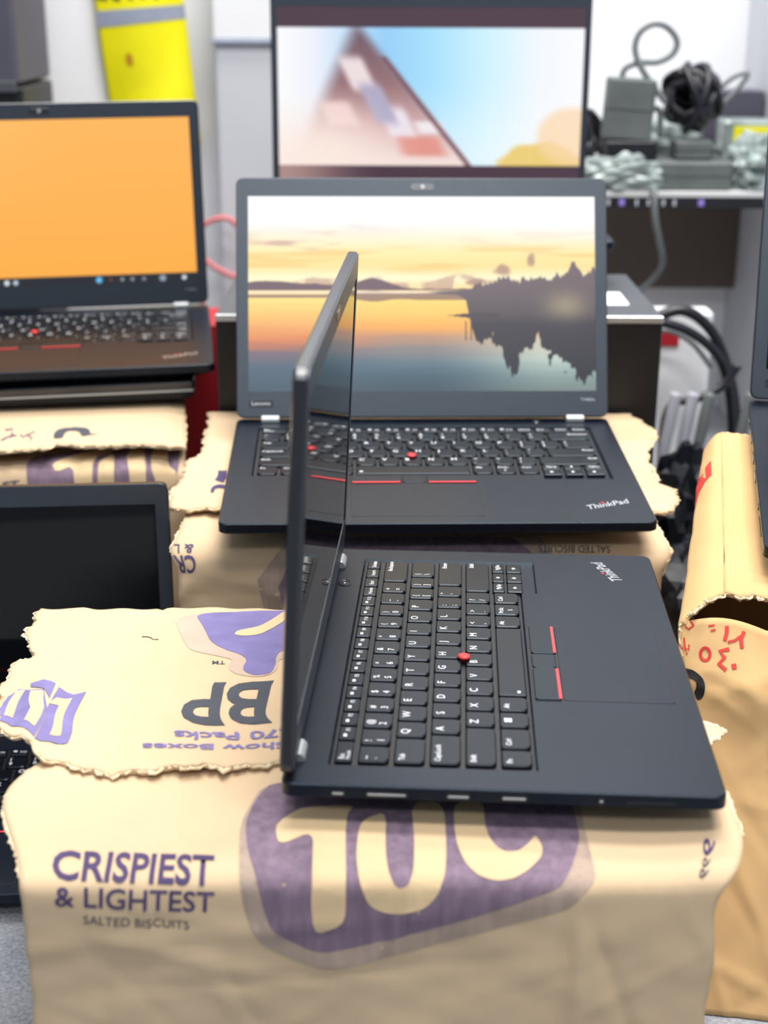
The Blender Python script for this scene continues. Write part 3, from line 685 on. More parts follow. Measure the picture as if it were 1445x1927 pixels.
DECALS = [
    ('poly', 'front_carton_front', 'logo_halo', 'halo', [(0.3249, 0.3031), (0.3153, 0.3359), (0.311, 0.3518), (0.3076, 0.3678), (0.306, 0.3788), (0.3049, 0.3952), (0.3048, 0.4064), (0.3055, 0.4235), (0.3068, 0.4403), (0.31, 0.4736), (0.312, 0.4892), (0.3147, 0.5044), (0.3172, 0.5167), (0.3201, 0.5393), (0.322, 0.5499), (0.3255, 0.5589), (0.3287, 0.5651), (0.3343, 0.5774), (0.3402, 0.5847), (0.3527, 0.5943), (0.3672, 0.6026), (0.3957, 0.6158), (0.4094, 0.6219), (0.4229, 0.6265), (0.4317, 0.6284), (0.4449, 0.6299), (0.4579, 0.6281), (0.4834, 0.6221), (0.5116, 0.615), (0.574, 0.5969), (0.6077, 0.588), (0.6441, 0.5745), (0.6703, 0.5662), (0.7151, 0.5538), (0.737, 0.5467), (0.7564, 0.5405), (0.767, 0.5372), (0.7796, 0.5329), (0.7861, 0.5292), (0.7935, 0.523), (0.7993, 0.5167), (0.8095, 0.5053), (0.8144, 0.5002), (0.8189, 0.4952), (0.8214, 0.4918), (0.8244, 0.4867), (0.8254, 0.4814), (0.8255, 0.4697), (0.8246, 0.4553), (0.8217, 0.4234), (0.8206, 0.4057), (0.82, 0.3856), (0.82, 0.3704), (0.8206, 0.3453), (0.8192, 0.3319), (0.8142, 0.3171), (0.8073, 0.3056), (0.7914, 0.2859), (0.7757, 0.2762), (0.7442, 0.2678), (0.7077, 0.2635), (0.6292, 0.259), (0.5852, 0.2577), (0.5317, 0.2582), (0.4867, 0.2604), (0.4054, 0.2663), (0.3682, 0.2729), (0.338, 0.2869)], 0.3),
    ('poly', 'front_carton_front', 'logo_field', 'purple', [(0.3403, 0.2877), (0.3341, 0.2979), (0.3309, 0.3039), (0.3274, 0.312), (0.3248, 0.3194), (0.3205, 0.3333), (0.3183, 0.3411), (0.3163, 0.3508), (0.3149, 0.3592), (0.3129, 0.3744), (0.3124, 0.3833), (0.3128, 0.3948), (0.3139, 0.4049), (0.3169, 0.4232), (0.3188, 0.433), (0.3218, 0.4449), (0.3248, 0.455), (0.3309, 0.4732), (0.3339, 0.4823), (0.3369, 0.4915), (0.339, 0.4981), (0.3422, 0.5094), (0.344, 0.5162), (0.3458, 0.5247), (0.3469, 0.532), (0.3491, 0.5451), (0.3513, 0.551), (0.3544, 0.5563), (0.3571, 0.5597), (0.3619, 0.565), (0.3656, 0.5694), (0.3725, 0.5765), (0.3811, 0.5825), (0.4009, 0.5921), (0.4111, 0.5961), (0.4213, 0.5992), (0.4282, 0.6003), (0.4386, 0.6005), (0.4495, 0.5991), (0.4722, 0.5946), (0.4999, 0.5877), (0.5583, 0.5722), (0.5904, 0.5633), (0.6279, 0.5486), (0.6606, 0.538), (0.7177, 0.5181), (0.7439, 0.5098), (0.765, 0.5017), (0.7743, 0.4968), (0.7811, 0.4893), (0.7851, 0.4838), (0.7902, 0.474), (0.7947, 0.4631), (0.8031, 0.4401), (0.8068, 0.4275), (0.8096, 0.413), (0.8104, 0.4015), (0.8103, 0.3807), (0.8101, 0.3696), (0.8095, 0.3582), (0.8086, 0.3506), (0.8066, 0.3392), (0.8046, 0.3323), (0.8005, 0.3231), (0.7956, 0.3145), (0.785, 0.2976), (0.7717, 0.2894), (0.7422, 0.2819), (0.7065, 0.2781), (0.6286, 0.2738), (0.5853, 0.2722), (0.5335, 0.2718), (0.4907, 0.2727), (0.4139, 0.276), (0.3792, 0.2784), (0.3516, 0.2828)], 0.5),
    ('poly', 'front_carton_front', 'logo_letter', 'cream', [(0.3604, 0.3884), (0.3647, 0.3814), (0.3675, 0.3773), (0.3719, 0.3718), (0.3763, 0.3668), (0.3853, 0.3572), (0.3927, 0.3525), (0.4057, 0.3481), (0.4201, 0.3456), (0.4504, 0.3428), (0.4632, 0.3428), (0.4713, 0.3455), (0.472, 0.3499), (0.4661, 0.3603), (0.4638, 0.3743), (0.4628, 0.4035), (0.4633, 0.4347), (0.4656, 0.4938), (0.4657, 0.5164), (0.4645, 0.5362), (0.4629, 0.5444), (0.4597, 0.5509), (0.4565, 0.5546), (0.4501, 0.5592), (0.4426, 0.5629), (0.4266, 0.5691), (0.4199, 0.5664), (0.4159, 0.5538), (0.4151, 0.5386), (0.4169, 0.5017), (0.4165, 0.4839), (0.4159, 0.4624), (0.4155, 0.4477), (0.415, 0.4253), (0.4127, 0.416), (0.4065, 0.4114), (0.3985, 0.4134), (0.3807, 0.4237), (0.3725, 0.4267), (0.3656, 0.4256), (0.3624, 0.4209), (0.3594, 0.4072), (0.3585, 0.4002), (0.3589, 0.3931)], 0.75),
    ('poly', 'front_carton_front', 'logo_letter', 'cream', [(0.4803, 0.4268), (0.4813, 0.4109), (0.4822, 0.4027), (0.4838, 0.3946), (0.4857, 0.3894), (0.4897, 0.3822), (0.4926, 0.3783), (0.4975, 0.374), (0.5028, 0.3707), (0.5137, 0.365), (0.5185, 0.366), (0.5219, 0.3745), (0.5228, 0.3873), (0.5222, 0.4145), (0.5221, 0.4271), (0.5223, 0.4398), (0.5228, 0.4488), (0.5242, 0.4631), (0.5252, 0.4704), (0.5267, 0.4781), (0.5284, 0.4833), (0.5317, 0.4912), (0.5335, 0.4947), (0.5357, 0.4977), (0.5375, 0.4993), (0.5407, 0.5011), (0.5426, 0.5017), (0.5452, 0.5017), (0.5476, 0.5011), (0.5521, 0.4993), (0.5544, 0.4978), (0.5568, 0.4948), (0.5584, 0.4912), (0.5611, 0.4833), (0.5623, 0.4776), (0.5634, 0.4683), (0.5639, 0.4588), (0.5645, 0.4395), (0.5646, 0.4278), (0.5643, 0.4121), (0.5637, 0.397), (0.5624, 0.365), (0.5638, 0.3495), (0.5694, 0.3375), (0.5774, 0.3335), (0.5958, 0.3334), (0.6039, 0.3383), (0.6099, 0.3526), (0.6118, 0.371), (0.6118, 0.4078), (0.6117, 0.4243), (0.6113, 0.4404), (0.6108, 0.4514), (0.6096, 0.4686), (0.6086, 0.4775), (0.6069, 0.4863), (0.6049, 0.4924), (0.6009, 0.5021), (0.5985, 0.5073), (0.5948, 0.5129), (0.5913, 0.517), (0.584, 0.5237), (0.5796, 0.5269), (0.5736, 0.5299), (0.5681, 0.5319), (0.5577, 0.5352), (0.552, 0.5368), (0.5451, 0.5383), (0.5394, 0.5388), (0.5291, 0.538), (0.5237, 0.5373), (0.5176, 0.536), (0.513, 0.5344), (0.5052, 0.5309), (0.5013, 0.528), (0.4972, 0.5231), (0.4944, 0.5177), (0.4901, 0.507), (0.4879, 0.5014), (0.4857, 0.4949), (0.4844, 0.4892), (0.4824, 0.4781), (0.4815, 0.4716), (0.4807, 0.4642), (0.4802, 0.4585), (0.4798, 0.4489), (0.4797, 0.4429), (0.4799, 0.4347)], 0.75),
    ('poly', 'front_carton_front', 'logo_letter', 'cream', [(0.6423, 0.3328), (0.6589, 0.3325), (0.6662, 0.3348), (0.6714, 0.3419), (0.6728, 0.3514), (0.6719, 0.3723), (0.6717, 0.3823), (0.672, 0.392), (0.6726, 0.3983), (0.6743, 0.4078), (0.6754, 0.4126), (0.6772, 0.4178), (0.6789, 0.4218), (0.6825, 0.4284), (0.6846, 0.4317), (0.6875, 0.4349), (0.6902, 0.4371), (0.6952, 0.4403), (0.6982, 0.4416), (0.7021, 0.4424), (0.7057, 0.4423), (0.7124, 0.4415), (0.716, 0.4406), (0.7201, 0.4387), (0.7234, 0.4364), (0.7291, 0.4313), (0.732, 0.4284), (0.7352, 0.4246), (0.7376, 0.4213), (0.7415, 0.4149), (0.7436, 0.413), (0.746, 0.4139), (0.7478, 0.4173), (0.751, 0.4263), (0.7523, 0.4309), (0.753, 0.436), (0.7528, 0.44), (0.7515, 0.4465), (0.7501, 0.4503), (0.7473, 0.4551), (0.7439, 0.4594), (0.7367, 0.4673), (0.7325, 0.4714), (0.7274, 0.4758), (0.723, 0.4789), (0.7149, 0.4839), (0.7103, 0.4862), (0.7046, 0.4881), (0.6996, 0.4892), (0.6905, 0.4906), (0.6854, 0.4909), (0.6794, 0.4905), (0.6744, 0.4895), (0.6653, 0.4869), (0.6606, 0.4851), (0.6555, 0.4822), (0.6518, 0.4791), (0.6455, 0.4724), (0.6423, 0.4681), (0.6389, 0.4621), (0.6363, 0.4565), (0.6322, 0.4455), (0.6302, 0.4391), (0.6284, 0.431), (0.6273, 0.4237), (0.6259, 0.4095), (0.6254, 0.4006), (0.6252, 0.3885), (0.6255, 0.3772), (0.6265, 0.3544), (0.6288, 0.3438), (0.6347, 0.3357)], 0.75),
    ('text', 'front_carton_front', 'printed_lettering', 'navy', [(0.0453, 0.4878), (0.2747, 0.5002), (0.0449, 0.4286), (0.2718, 0.4482)], 0.45, 'CRISPIEST', 2),
    ('text', 'front_carton_front', 'printed_lettering', 'navy', [(0.0473, 0.5274), (0.2743, 0.5392), (0.0485, 0.4969), (0.2772, 0.5069)], 0.45, '& LIGHTEST', 1),
    ('text', 'front_carton_front', 'printed_lettering', 'slate', [(0.0858, 0.5572), (0.2356, 0.5664), (0.0864, 0.5423), (0.2378, 0.5524)], 0.45, 'SALTED BISCUITS', 0),
    ('text', 'front_carton_front', 'printed_lettering', 'navy', [(0.9727, 0.4226), (0.972, 0.4534), (0.9626, 0.4258), (0.9617, 0.4556)], 0.45, '9', 1),
    ('text', 'front_carton_front', 'printed_lettering', 'slate', [(0.969, 0.4565), (0.9691, 0.4721), (0.9618, 0.4582), (0.9615, 0.4748)], 0.45, '9', 1),
    ('text', 'front_carton_front', 'printed_lettering', 'slate', [(0.9683, 0.4738), (0.9699, 0.4874), (0.9597, 0.4763), (0.9608, 0.4897)], 0.45, '9', 1),
    ('poly', 'front_carton_flap', 'logo_halo', 'haloflap', [(0.2387, 0.8919), (0.2474, 0.8378), (0.2515, 0.8135), (0.2557, 0.7903), (0.2585, 0.7749), (0.263, 0.7517), (0.2654, 0.7395), (0.2682, 0.7267), (0.2705, 0.7177), (0.2743, 0.7036), (0.2783, 0.6946), (0.2856, 0.6823), (0.294, 0.6725), (0.3125, 0.6585), (0.3207, 0.651), (0.3271, 0.6427), (0.33, 0.6377), (0.3324, 0.6318), (0.333, 0.6279), (0.3322, 0.622), (0.3305, 0.6161), (0.3262, 0.6045), (0.3245, 0.598), (0.3233, 0.5904), (0.3232, 0.5842), (0.3243, 0.5731), (0.3257, 0.567), (0.3282, 0.5598), (0.3309, 0.5539), (0.3369, 0.5434), (0.3408, 0.5379), (0.3465, 0.532), (0.352, 0.5277), (0.3628, 0.5212), (0.3684, 0.5187), (0.3745, 0.5174), (0.3791, 0.5177), (0.3868, 0.5197), (0.3906, 0.5217), (0.3941, 0.5259), (0.3963, 0.5312), (0.3994, 0.5429), (0.4006, 0.5509), (0.4011, 0.5632), (0.4011, 0.5758), (0.4028, 0.6013), (0.4052, 0.613), (0.4089, 0.6226), (0.4122, 0.6267), (0.4186, 0.6293), (0.4226, 0.63), (0.4284, 0.6298), (0.4343, 0.6292), (0.4463, 0.6299), (0.4541, 0.6445), (0.4632, 0.6864), (0.4636, 0.7424), (0.4608, 0.8723), (0.4554, 0.9307), (0.4417, 0.9753), (0.4246, 0.9951), (0.387, 0.9848), (0.3654, 0.9766), (0.3382, 0.9765), (0.3146, 0.9602), (0.2707, 0.9444), (0.2517, 0.9408), (0.2397, 0.9184)], 0.3),
    ('poly', 'front_carton_flap', 'logo_field', 'violet', [(0.2734, 0.9138), (0.2802, 0.8791), (0.284, 0.8599), (0.2889, 0.8343), (0.2932, 0.8098), (0.3014, 0.7623), (0.3076, 0.7396), (0.3178, 0.7179), (0.3286, 0.7017), (0.3478, 0.6681), (0.3537, 0.6498), (0.3558, 0.6301), (0.3539, 0.6145), (0.3476, 0.5876), (0.3465, 0.5749), (0.3473, 0.5631), (0.3491, 0.5561), (0.3535, 0.5468), (0.3562, 0.5421), (0.3597, 0.5372), (0.3628, 0.5337), (0.3687, 0.5281), (0.3723, 0.5262), (0.3772, 0.526), (0.3818, 0.5275), (0.3909, 0.5318), (0.3942, 0.5388), (0.3956, 0.5562), (0.3961, 0.5788), (0.4038, 0.6297), (0.4096, 0.6532), (0.4152, 0.6724), (0.4191, 0.6806), (0.4258, 0.6859), (0.43, 0.688), (0.4361, 0.6893), (0.4421, 0.6898), (0.4541, 0.6927), (0.4592, 0.7062), (0.4623, 0.742), (0.4625, 0.7886), (0.4603, 0.8951), (0.4551, 0.9422), (0.4417, 0.9778), (0.4246, 0.994), (0.3871, 0.9827), (0.3669, 0.9745), (0.344, 0.9755), (0.326, 0.9694), (0.295, 0.9448), (0.2819, 0.9393), (0.2737, 0.9294)], 0.5),
    ('poly', 'front_carton_flap', 'logo_letter', 'cream', [(0.341, 0.8081), (0.3423, 0.8191), (0.3443, 0.825), (0.349, 0.8314), (0.3548, 0.8361), (0.3678, 0.8447), (0.3744, 0.8524), (0.3813, 0.8649), (0.3863, 0.8777), (0.3941, 0.9035), (0.3983, 0.9179), (0.4032, 0.9349), (0.4071, 0.9487), (0.4138, 0.9725), (0.4181, 0.9827), (0.4241, 0.9899), (0.4298, 0.9916), (0.4411, 0.9906), (0.445, 0.9882), (0.4457, 0.9801), (0.4427, 0.969), (0.4334, 0.9453), (0.4284, 0.9327), (0.4227, 0.9175), (0.4182, 0.9044), (0.4104, 0.8797), (0.406, 0.866), (0.4008, 0.85), (0.3964, 0.8374), (0.3885, 0.8156), (0.3842, 0.8054), (0.3788, 0.7965), (0.3742, 0.792), (0.3659, 0.7878), (0.3615, 0.7869), (0.3565, 0.7877), (0.3526, 0.7897), (0.3458, 0.7946), (0.343, 0.7978), (0.3412, 0.8028)], 0.75),
    ('text', 'front_carton_flap', 'printed_lettering', 'slate', [(0.41, 0.4863), (0.2761, 0.4833), (0.4068, 0.2267), (0.2881, 0.233)], 0.45, 'BP', 2),
    ('text', 'front_carton_flap', 'printed_lettering', 'violet', [(0.4222, 0.1822), (0.2668, 0.2006), (0.4239, 0.1338), (0.264, 0.1554)], 0.45, '270 Packs', 2),
    ('text', 'front_carton_flap', 'printed_lettering', 'violet', [(0.425, 0.1095), (0.2247, 0.1372), (0.4349, 0.0705), (0.2303, 0.1012)], 0.45, 'Show Boxes', 2),
    ('text', 'front_carton_flap', 'printed_lettering', 'slate', [(0.3221, 0.6244), (0.3012, 0.6246), (0.3189, 0.6036), (0.298, 0.6034)], 0.45, 'TM', 1),
    ('poly', 'front_carton_flap', 'logo_field', 'violet', [(0.0891, 0.3803), (0.1327, 0.3922), (0.1234, 0.1055), (0.0987, 0.0833), (0.077, 0.0209), (0.0865, 0.2111), (0.0897, 0.2832)], 0.5),
    ('poly', 'front_carton_flap', 'logo_field', 'violet', [(0.0095, 0.1093), (0.019, 0.2317), (0.0292, 0.3051), (0.0731, 0.3142), (0.087, 0.2234), (0.0756, 0.0215), (0.0486, 0.0499), (0.014, 0.0423)], 0.5),
    ('poly', 'front_carton_flap', 'logo_field', 'violet', [(0.0446, 0.3534), (0.0608, 0.3828), (0.0825, 0.389), (0.0865, 0.2795), (0.0724, 0.3197), (0.0477, 0.3326)], 0.5),
    ('poly', 'front_carton_flap', 'logo_letter', 'cream', [(0.0877, 0.2492), (0.0948, 0.3132), (0.1142, 0.3642), (0.1094, 0.1426), (0.0953, 0.1116), (0.1019, 0.2835)], 0.75),
    ('poly', 'front_carton_flap', 'logo_letter', 'cream', [(0.0284, 0.2903), (0.0418, 0.3047), (0.035, 0.1011), (0.0187, 0.0978)], 0.75),
    ('poly', 'front_carton_flap', 'logo_letter', 'cream', [(0.0521, 0.3033), (0.074, 0.299), (0.0821, 0.2087), (0.073, 0.0772), (0.0557, 0.0854), (0.0622, 0.1739)], 0.75),
    ('poly', 'front_carton_flap', 'pencil_line', 'blackink', [(0.1909, 0.7875), (0.2043, 0.7838), (0.2193, 0.7624), (0.2192, 0.7667), (0.2041, 0.7882), (0.1906, 0.7923)], 0.4),
    ('poly', 'middle_carton_front', 'logo_halo', 'halo', [(0.1633, 0.5116), (0.1767, 0.5881), (0.7443, 0.5892), (0.7741, 0.4473), (0.7456, 0.3881), (0.244, 0.3937), (0.1856, 0.4808)], 0.3),
    ('poly', 'middle_carton_front', 'logo_field', 'purple', [(0.2058, 0.5291), (0.2317, 0.4749), (0.2892, 0.4093), (0.4, 0.4016), (0.6891, 0.3985), (0.7302, 0.4475), (0.7109, 0.5834), (0.2233, 0.5937)], 0.5),
    ('text', 'middle_carton_front', 'printed_lettering', 'navy', [(0.044, 0.4576), (0.0034, 0.4578), (0.0358, 0.4981), (-0.0, 0.4983)], 0.45, 'CR', 2),
    ('text', 'middle_carton_front', 'printed_lettering', 'navy', [(0.0382, 0.429), (0.0027, 0.4294), (0.0394, 0.4527), (0.0069, 0.4529)], 0.45, '& L', 1),
    ('text', 'middle_carton_front', 'printed_lettering', 'slate', [(0.8934, 0.4288), (0.7456, 0.4279), (0.8922, 0.4483), (0.7444, 0.4476)], 0.7, 'SALTED BISCUITS', 0),
    ('poly', 'middle_carton_flap', 'logo_field', 'navy', [(0.0701, 0.3372), (0.0889, 0.3512), (0.0892, 0.2329), (0.0683, 0.2416)], 0.5),
    ('poly', 'middle_carton_flap', 'logo_field', 'navy', [(0.0795, 0.1161), (0.0778, 0.1342), (0.0772, 0.1531), (0.0771, 0.1705), (0.0781, 0.1869), (0.0804, 0.2041), (0.0846, 0.2162), (0.0911, 0.2132), (0.0985, 0.2008), (0.1051, 0.1886), (0.1108, 0.1741), (0.106, 0.1585), (0.1033, 0.1659), (0.0995, 0.1731), (0.0952, 0.1798), (0.0912, 0.1825), (0.0883, 0.1788), (0.0865, 0.1702), (0.0854, 0.16), (0.0849, 0.1504), (0.0851, 0.1423), (0.0863, 0.1364)], 0.5),
    ('poly', 'left_carton_front', 'logo_field', 'purple', [(0.3463, 0.2843), (0.3426, 0.2573), (0.3376, 0.2413), (0.3256, 0.2254), (0.3106, 0.2157), (0.2774, 0.2028), (0.2588, 0.1945), (0.2362, 0.1826), (0.217, 0.1709), (0.182, 0.1476), (0.1617, 0.1338), (0.1362, 0.116), (0.1138, 0.1), (0.0718, 0.0696), (0.052, 0.0563), (0.035, 0.0469), (0.0264, 0.0447), (0.0178, 0.0475), (0.014, 0.0602), (0.0111, 0.0951), (0.0101, 0.1397), (0.0101, 0.2337), (0.0104, 0.2658), (0.0112, 0.2847), (0.0121, 0.2965), (0.0141, 0.32), (0.0158, 0.3342), (0.0189, 0.3477), (0.0224, 0.3582), (0.0297, 0.3768), (0.0332, 0.3874), (0.0366, 0.4009), (0.0386, 0.4128), (0.0414, 0.4345), (0.0434, 0.4463), (0.0465, 0.4601), (0.0499, 0.4711), (0.0567, 0.4906), (0.0694, 0.4991), (0.1006, 0.5037), (0.14, 0.5047), (0.226, 0.4986), (0.2656, 0.4925), (0.2992, 0.4825), (0.3149, 0.4685), (0.3288, 0.4379), (0.3355, 0.4214), (0.341, 0.3994), (0.3434, 0.3792), (0.3459, 0.3423), (0.347, 0.3235), (0.3473, 0.3019)], 0.4),
    ('poly', 'left_carton_front', 'logo_letter', 'cream', [(0.2838, 0.2837), (0.2555, 0.2422), (0.228, 0.2098), (0.1726, 0.1611), (0.1536, 0.157), (0.1526, 0.1946), (0.1625, 0.2187), (0.1932, 0.2534), (0.2025, 0.3053), (0.2048, 0.3701), (0.2136, 0.3909), (0.2357, 0.3889), (0.2433, 0.3724), (0.2453, 0.3266), (0.2539, 0.3128), (0.2759, 0.3265), (0.2851, 0.3247), (0.2911, 0.3038)], 0.75),
    ('poly', 'left_carton_front', 'logo_letter', 'cream', [(0.1944, 0.3811), (0.1923, 0.3486), (0.1911, 0.3307), (0.1897, 0.303), (0.1826, 0.279), (0.1623, 0.2389), (0.1552, 0.2618), (0.1561, 0.3272), (0.1567, 0.351), (0.1562, 0.3832), (0.1639, 0.3937), (0.1873, 0.3927)], 0.75),
    ('poly', 'left_carton_front', 'logo_letter', 'cream', [(0.1224, 0.3846), (0.1224, 0.3527), (0.1236, 0.3292), (0.1285, 0.2654), (0.1232, 0.2073), (0.1002, 0.1449), (0.0907, 0.1754), (0.0866, 0.2998), (0.0858, 0.3373), (0.0867, 0.382), (0.0941, 0.3969), (0.1154, 0.3959)], 0.75),
    ('poly', 'left_carton_front', 'logo_letter', 'cream', [(0.0719, 0.2379), (0.0681, 0.2018), (0.065, 0.1815), (0.0597, 0.1575), (0.0537, 0.138), (0.0412, 0.1032), (0.0359, 0.0947), (0.0326, 0.1043), (0.0324, 0.1286), (0.0351, 0.1903), (0.0361, 0.222), (0.0368, 0.2542), (0.0369, 0.2715), (0.0364, 0.2937), (0.0355, 0.3042), (0.0331, 0.3141), (0.0301, 0.3197), (0.0235, 0.327), (0.0207, 0.3326), (0.0191, 0.3407), (0.0192, 0.3484), (0.0209, 0.3633), (0.0223, 0.3704), (0.0245, 0.3773), (0.0269, 0.3816), (0.0318, 0.3877), (0.035, 0.3899), (0.0398, 0.3905), (0.0445, 0.3892), (0.0538, 0.3851), (0.0584, 0.3813), (0.0629, 0.3741), (0.0657, 0.3658), (0.0699, 0.3485), (0.0718, 0.3392), (0.0733, 0.3275), (0.074, 0.317), (0.0746, 0.2938), (0.0745, 0.2782), (0.0734, 0.2576)], 0.75),
    ('text', 'left_carton_front', 'printed_lettering', 'navy', [(0.4001, 0.3735), (0.3632, 0.3681), (0.3991, 0.353), (0.3624, 0.3485)], 0.45, 'ST', 2),
    ('poly', 'left_carton_flap', 'printed_lettering', 'slate', [(0.2937, 0.0927), (0.2944, 0.1193), (0.2944, 0.1327), (0.2939, 0.1455), (0.2931, 0.153), (0.2909, 0.1625), (0.2892, 0.1658), (0.2864, 0.1691), (0.2832, 0.1757), (0.2768, 0.1914), (0.2722, 0.1935), (0.265, 0.203), (0.2575, 0.2035), (0.2424, 0.2149), (0.2352, 0.2148), (0.2286, 0.2198), (0.2249, 0.2134), (0.2204, 0.192), (0.2183, 0.1806), (0.2163, 0.1684), (0.2152, 0.1581), (0.2139, 0.139), (0.2125, 0.1318), (0.2096, 0.1278), (0.2062, 0.1249), (0.1988, 0.1252), (0.1971, 0.1272), (0.1995, 0.1198), (0.2051, 0.1154), (0.2197, 0.1049), (0.2261, 0.1131), (0.2314, 0.1104), (0.2335, 0.1124), (0.2348, 0.1268), (0.2357, 0.1344), (0.2371, 0.1424), (0.2386, 0.1484), (0.2417, 0.1581), (0.2439, 0.1607), (0.2474, 0.1572), (0.2511, 0.1513), (0.2586, 0.1577), (0.2622, 0.1583), (0.2655, 0.1499), (0.2673, 0.1408), (0.2695, 0.1243), (0.2705, 0.1156), (0.2713, 0.105), (0.2717, 0.0957), (0.2721, 0.0785), (0.2732, 0.071), (0.2758, 0.0656), (0.2792, 0.0609), (0.2867, 0.0526), (0.2901, 0.062), (0.2926, 0.0786)], 0.4),
    ('poly', 'left_carton_flap', 'marker_stroke', 'navy', [(0.4058, 0.2152), (0.3913, 0.2394), (0.3903, 0.1725), (0.3757, 0.1391), (0.3758, 0.1572), (0.388, 0.1852), (0.3906, 0.2571), (0.4078, 0.2343)], 0.4),
    ('poly', 'left_carton_flap', 'marker_stroke', 'navy', [(0.4065, 0.088), (0.3959, 0.1285), (0.3837, 0.1451), (0.3855, 0.1628), (0.3981, 0.1469), (0.4091, 0.1019)], 0.4),
    ('poly', 'left_carton_flap', 'marker_stroke', 'navy', [(0.3704, 0.1611), (0.3611, 0.1159), (0.3508, 0.1565), (0.3382, 0.1878), (0.3404, 0.2061), (0.3531, 0.1678), (0.3617, 0.1325), (0.3686, 0.1729)], 0.4),
    ('poly', 'left_carton_flap', 'marker_stroke', 'navy', [(0.3513, 0.1427), (0.3428, 0.1253), (0.3432, 0.0901), (0.3402, 0.0807), (0.3406, 0.1291), (0.3512, 0.1588)], 0.4),
    ('poly', 'left_carton_flap', 'tape_print', 'violet', [(0.4384, 0.6861), (0.2559, 0.6412), (0.2592, 0.5659), (0.4292, 0.6089)], 0.35),
    ('poly', 'left_carton_flap', 'tape_print', 'haloflap', [(0.4137, 0.6813), (0.2866, 0.6404), (0.2879, 0.5704), (0.4114, 0.6088)], 0.6),
    ('poly', 'right_carton_side', 'red_arrow', 'redink', [(0.8229, 0.0993), (0.7219, 0.086), (0.7154, 0.133), (0.8131, 0.1515)], 0.5),
    ('poly', 'right_carton_side', 'red_arrow', 'redink', [(0.7303, 0.1379), (0.8836, 0.2791), (0.6289, 0.22), (0.6269, 0.22), (0.6916, 0.1918), (0.719, 0.1285)], 0.5),
    ('poly', 'right_carton_side', 'red_arrow', 'redink', [(0.7916, 0.172), (0.7596, 0.22), (0.6978, 0.22), (0.6956, 0.22), (0.7532, 0.2159), (0.7787, 0.1613)], 0.5),
    ('poly', 'right_carton_front', 'marker_stroke', 'redink', [(0.1275, 0.0186), (0.1258, 0.0325), (0.1176, 0.0518), (0.1281, 0.0533), (0.1366, 0.0328), (0.1386, 0.0177)], 0.5),
    ('poly', 'right_carton_front', 'marker_stroke', 'redink', [(0.1763, 0.0219), (0.1645, 0.0447), (0.1656, 0.0649), (0.1769, 0.0613), (0.1756, 0.0433), (0.1866, 0.0224)], 0.5),
    ('poly', 'right_carton_front', 'marker_stroke', 'redink', [(0.1689, 0.0331), (0.1504, 0.0466), (0.1306, 0.0527), (0.1319, 0.0589), (0.1532, 0.0519), (0.1732, 0.0372)], 0.5),
    ('poly', 'right_carton_front', 'marker_stroke', 'redink', [(0.0805, 0.0216), (0.0893, 0.021), (0.0982, 0.0198), (0.0977, 0.0158), (0.0889, 0.017), (0.0802, 0.0176)], 0.5),
    ('poly', 'right_carton_front', 'marker_stroke', 'redink', [(0.0862, 0.0331), (0.0939, 0.0319), (0.1006, 0.0306), (0.0999, 0.0267), (0.0933, 0.028), (0.0856, 0.0292)], 0.5),
    ('poly', 'right_carton_front', 'marker_stroke', 'redink', [(0.1335, 0.0667), (0.1028, 0.0759), (0.1132, 0.0915), (0.0956, 0.1073), (0.1159, 0.1235), (0.1243, 0.1164), (0.1068, 0.1059), (0.1244, 0.0914), (0.1122, 0.0796), (0.1348, 0.0753)], 0.5),
    ('poly', 'right_carton_front', 'marker_stroke', 'redink', [(0.1357, 0.1048), (0.1375, 0.1164), (0.151, 0.1119), (0.1492, 0.1004)], 0.5),
    ('poly', 'right_carton_front', 'marker_stroke', 'redink', [(0.0085, 0.0397), (0.0095, 0.057), (0.0104, 0.0717), (0.015, 0.0718), (0.0142, 0.0572), (0.0132, 0.0401)], 0.5),
    ('poly', 'right_carton_front', 'marker_stroke', 'redink', [(0.0214, 0.0583), (0.0206, 0.0687), (0.014, 0.0647), (0.0123, 0.0679), (0.0235, 0.0716), (0.0257, 0.0589)], 0.5),
    ('poly', 'right_carton_front', 'marker_stroke', 'redink', [(-0.0, 0.0517), (-0.0, 0.0655), (0.0083, 0.0658), (0.0077, 0.0626), (0.002, 0.0638), (0.0005, 0.0513)], 0.5),
    ('poly', 'right_carton_front', 'marker_stroke', 'redink', [(0.0125, 0.0801), (0.0171, 0.0819), (0.0189, 0.0773), (0.0142, 0.0756)], 0.5),
    ('poly', 'right_carton_front', 'marker_stroke', 'redink', [(0.0042, -0.0), (0.001, 0.0021), (0.0065, 0.0034), (0.0094, -0.0)], 0.5),
    ('poly', 'right_carton_front', 'marker_stroke', 'redink', [(0.0282, 0.0014), (0.037, 0.0129), (0.0248, 0.0187), (0.0184, 0.0112), (0.0148, 0.014), (0.0253, 0.0235), (0.0421, 0.0145), (0.0326, -0.0)], 0.5),
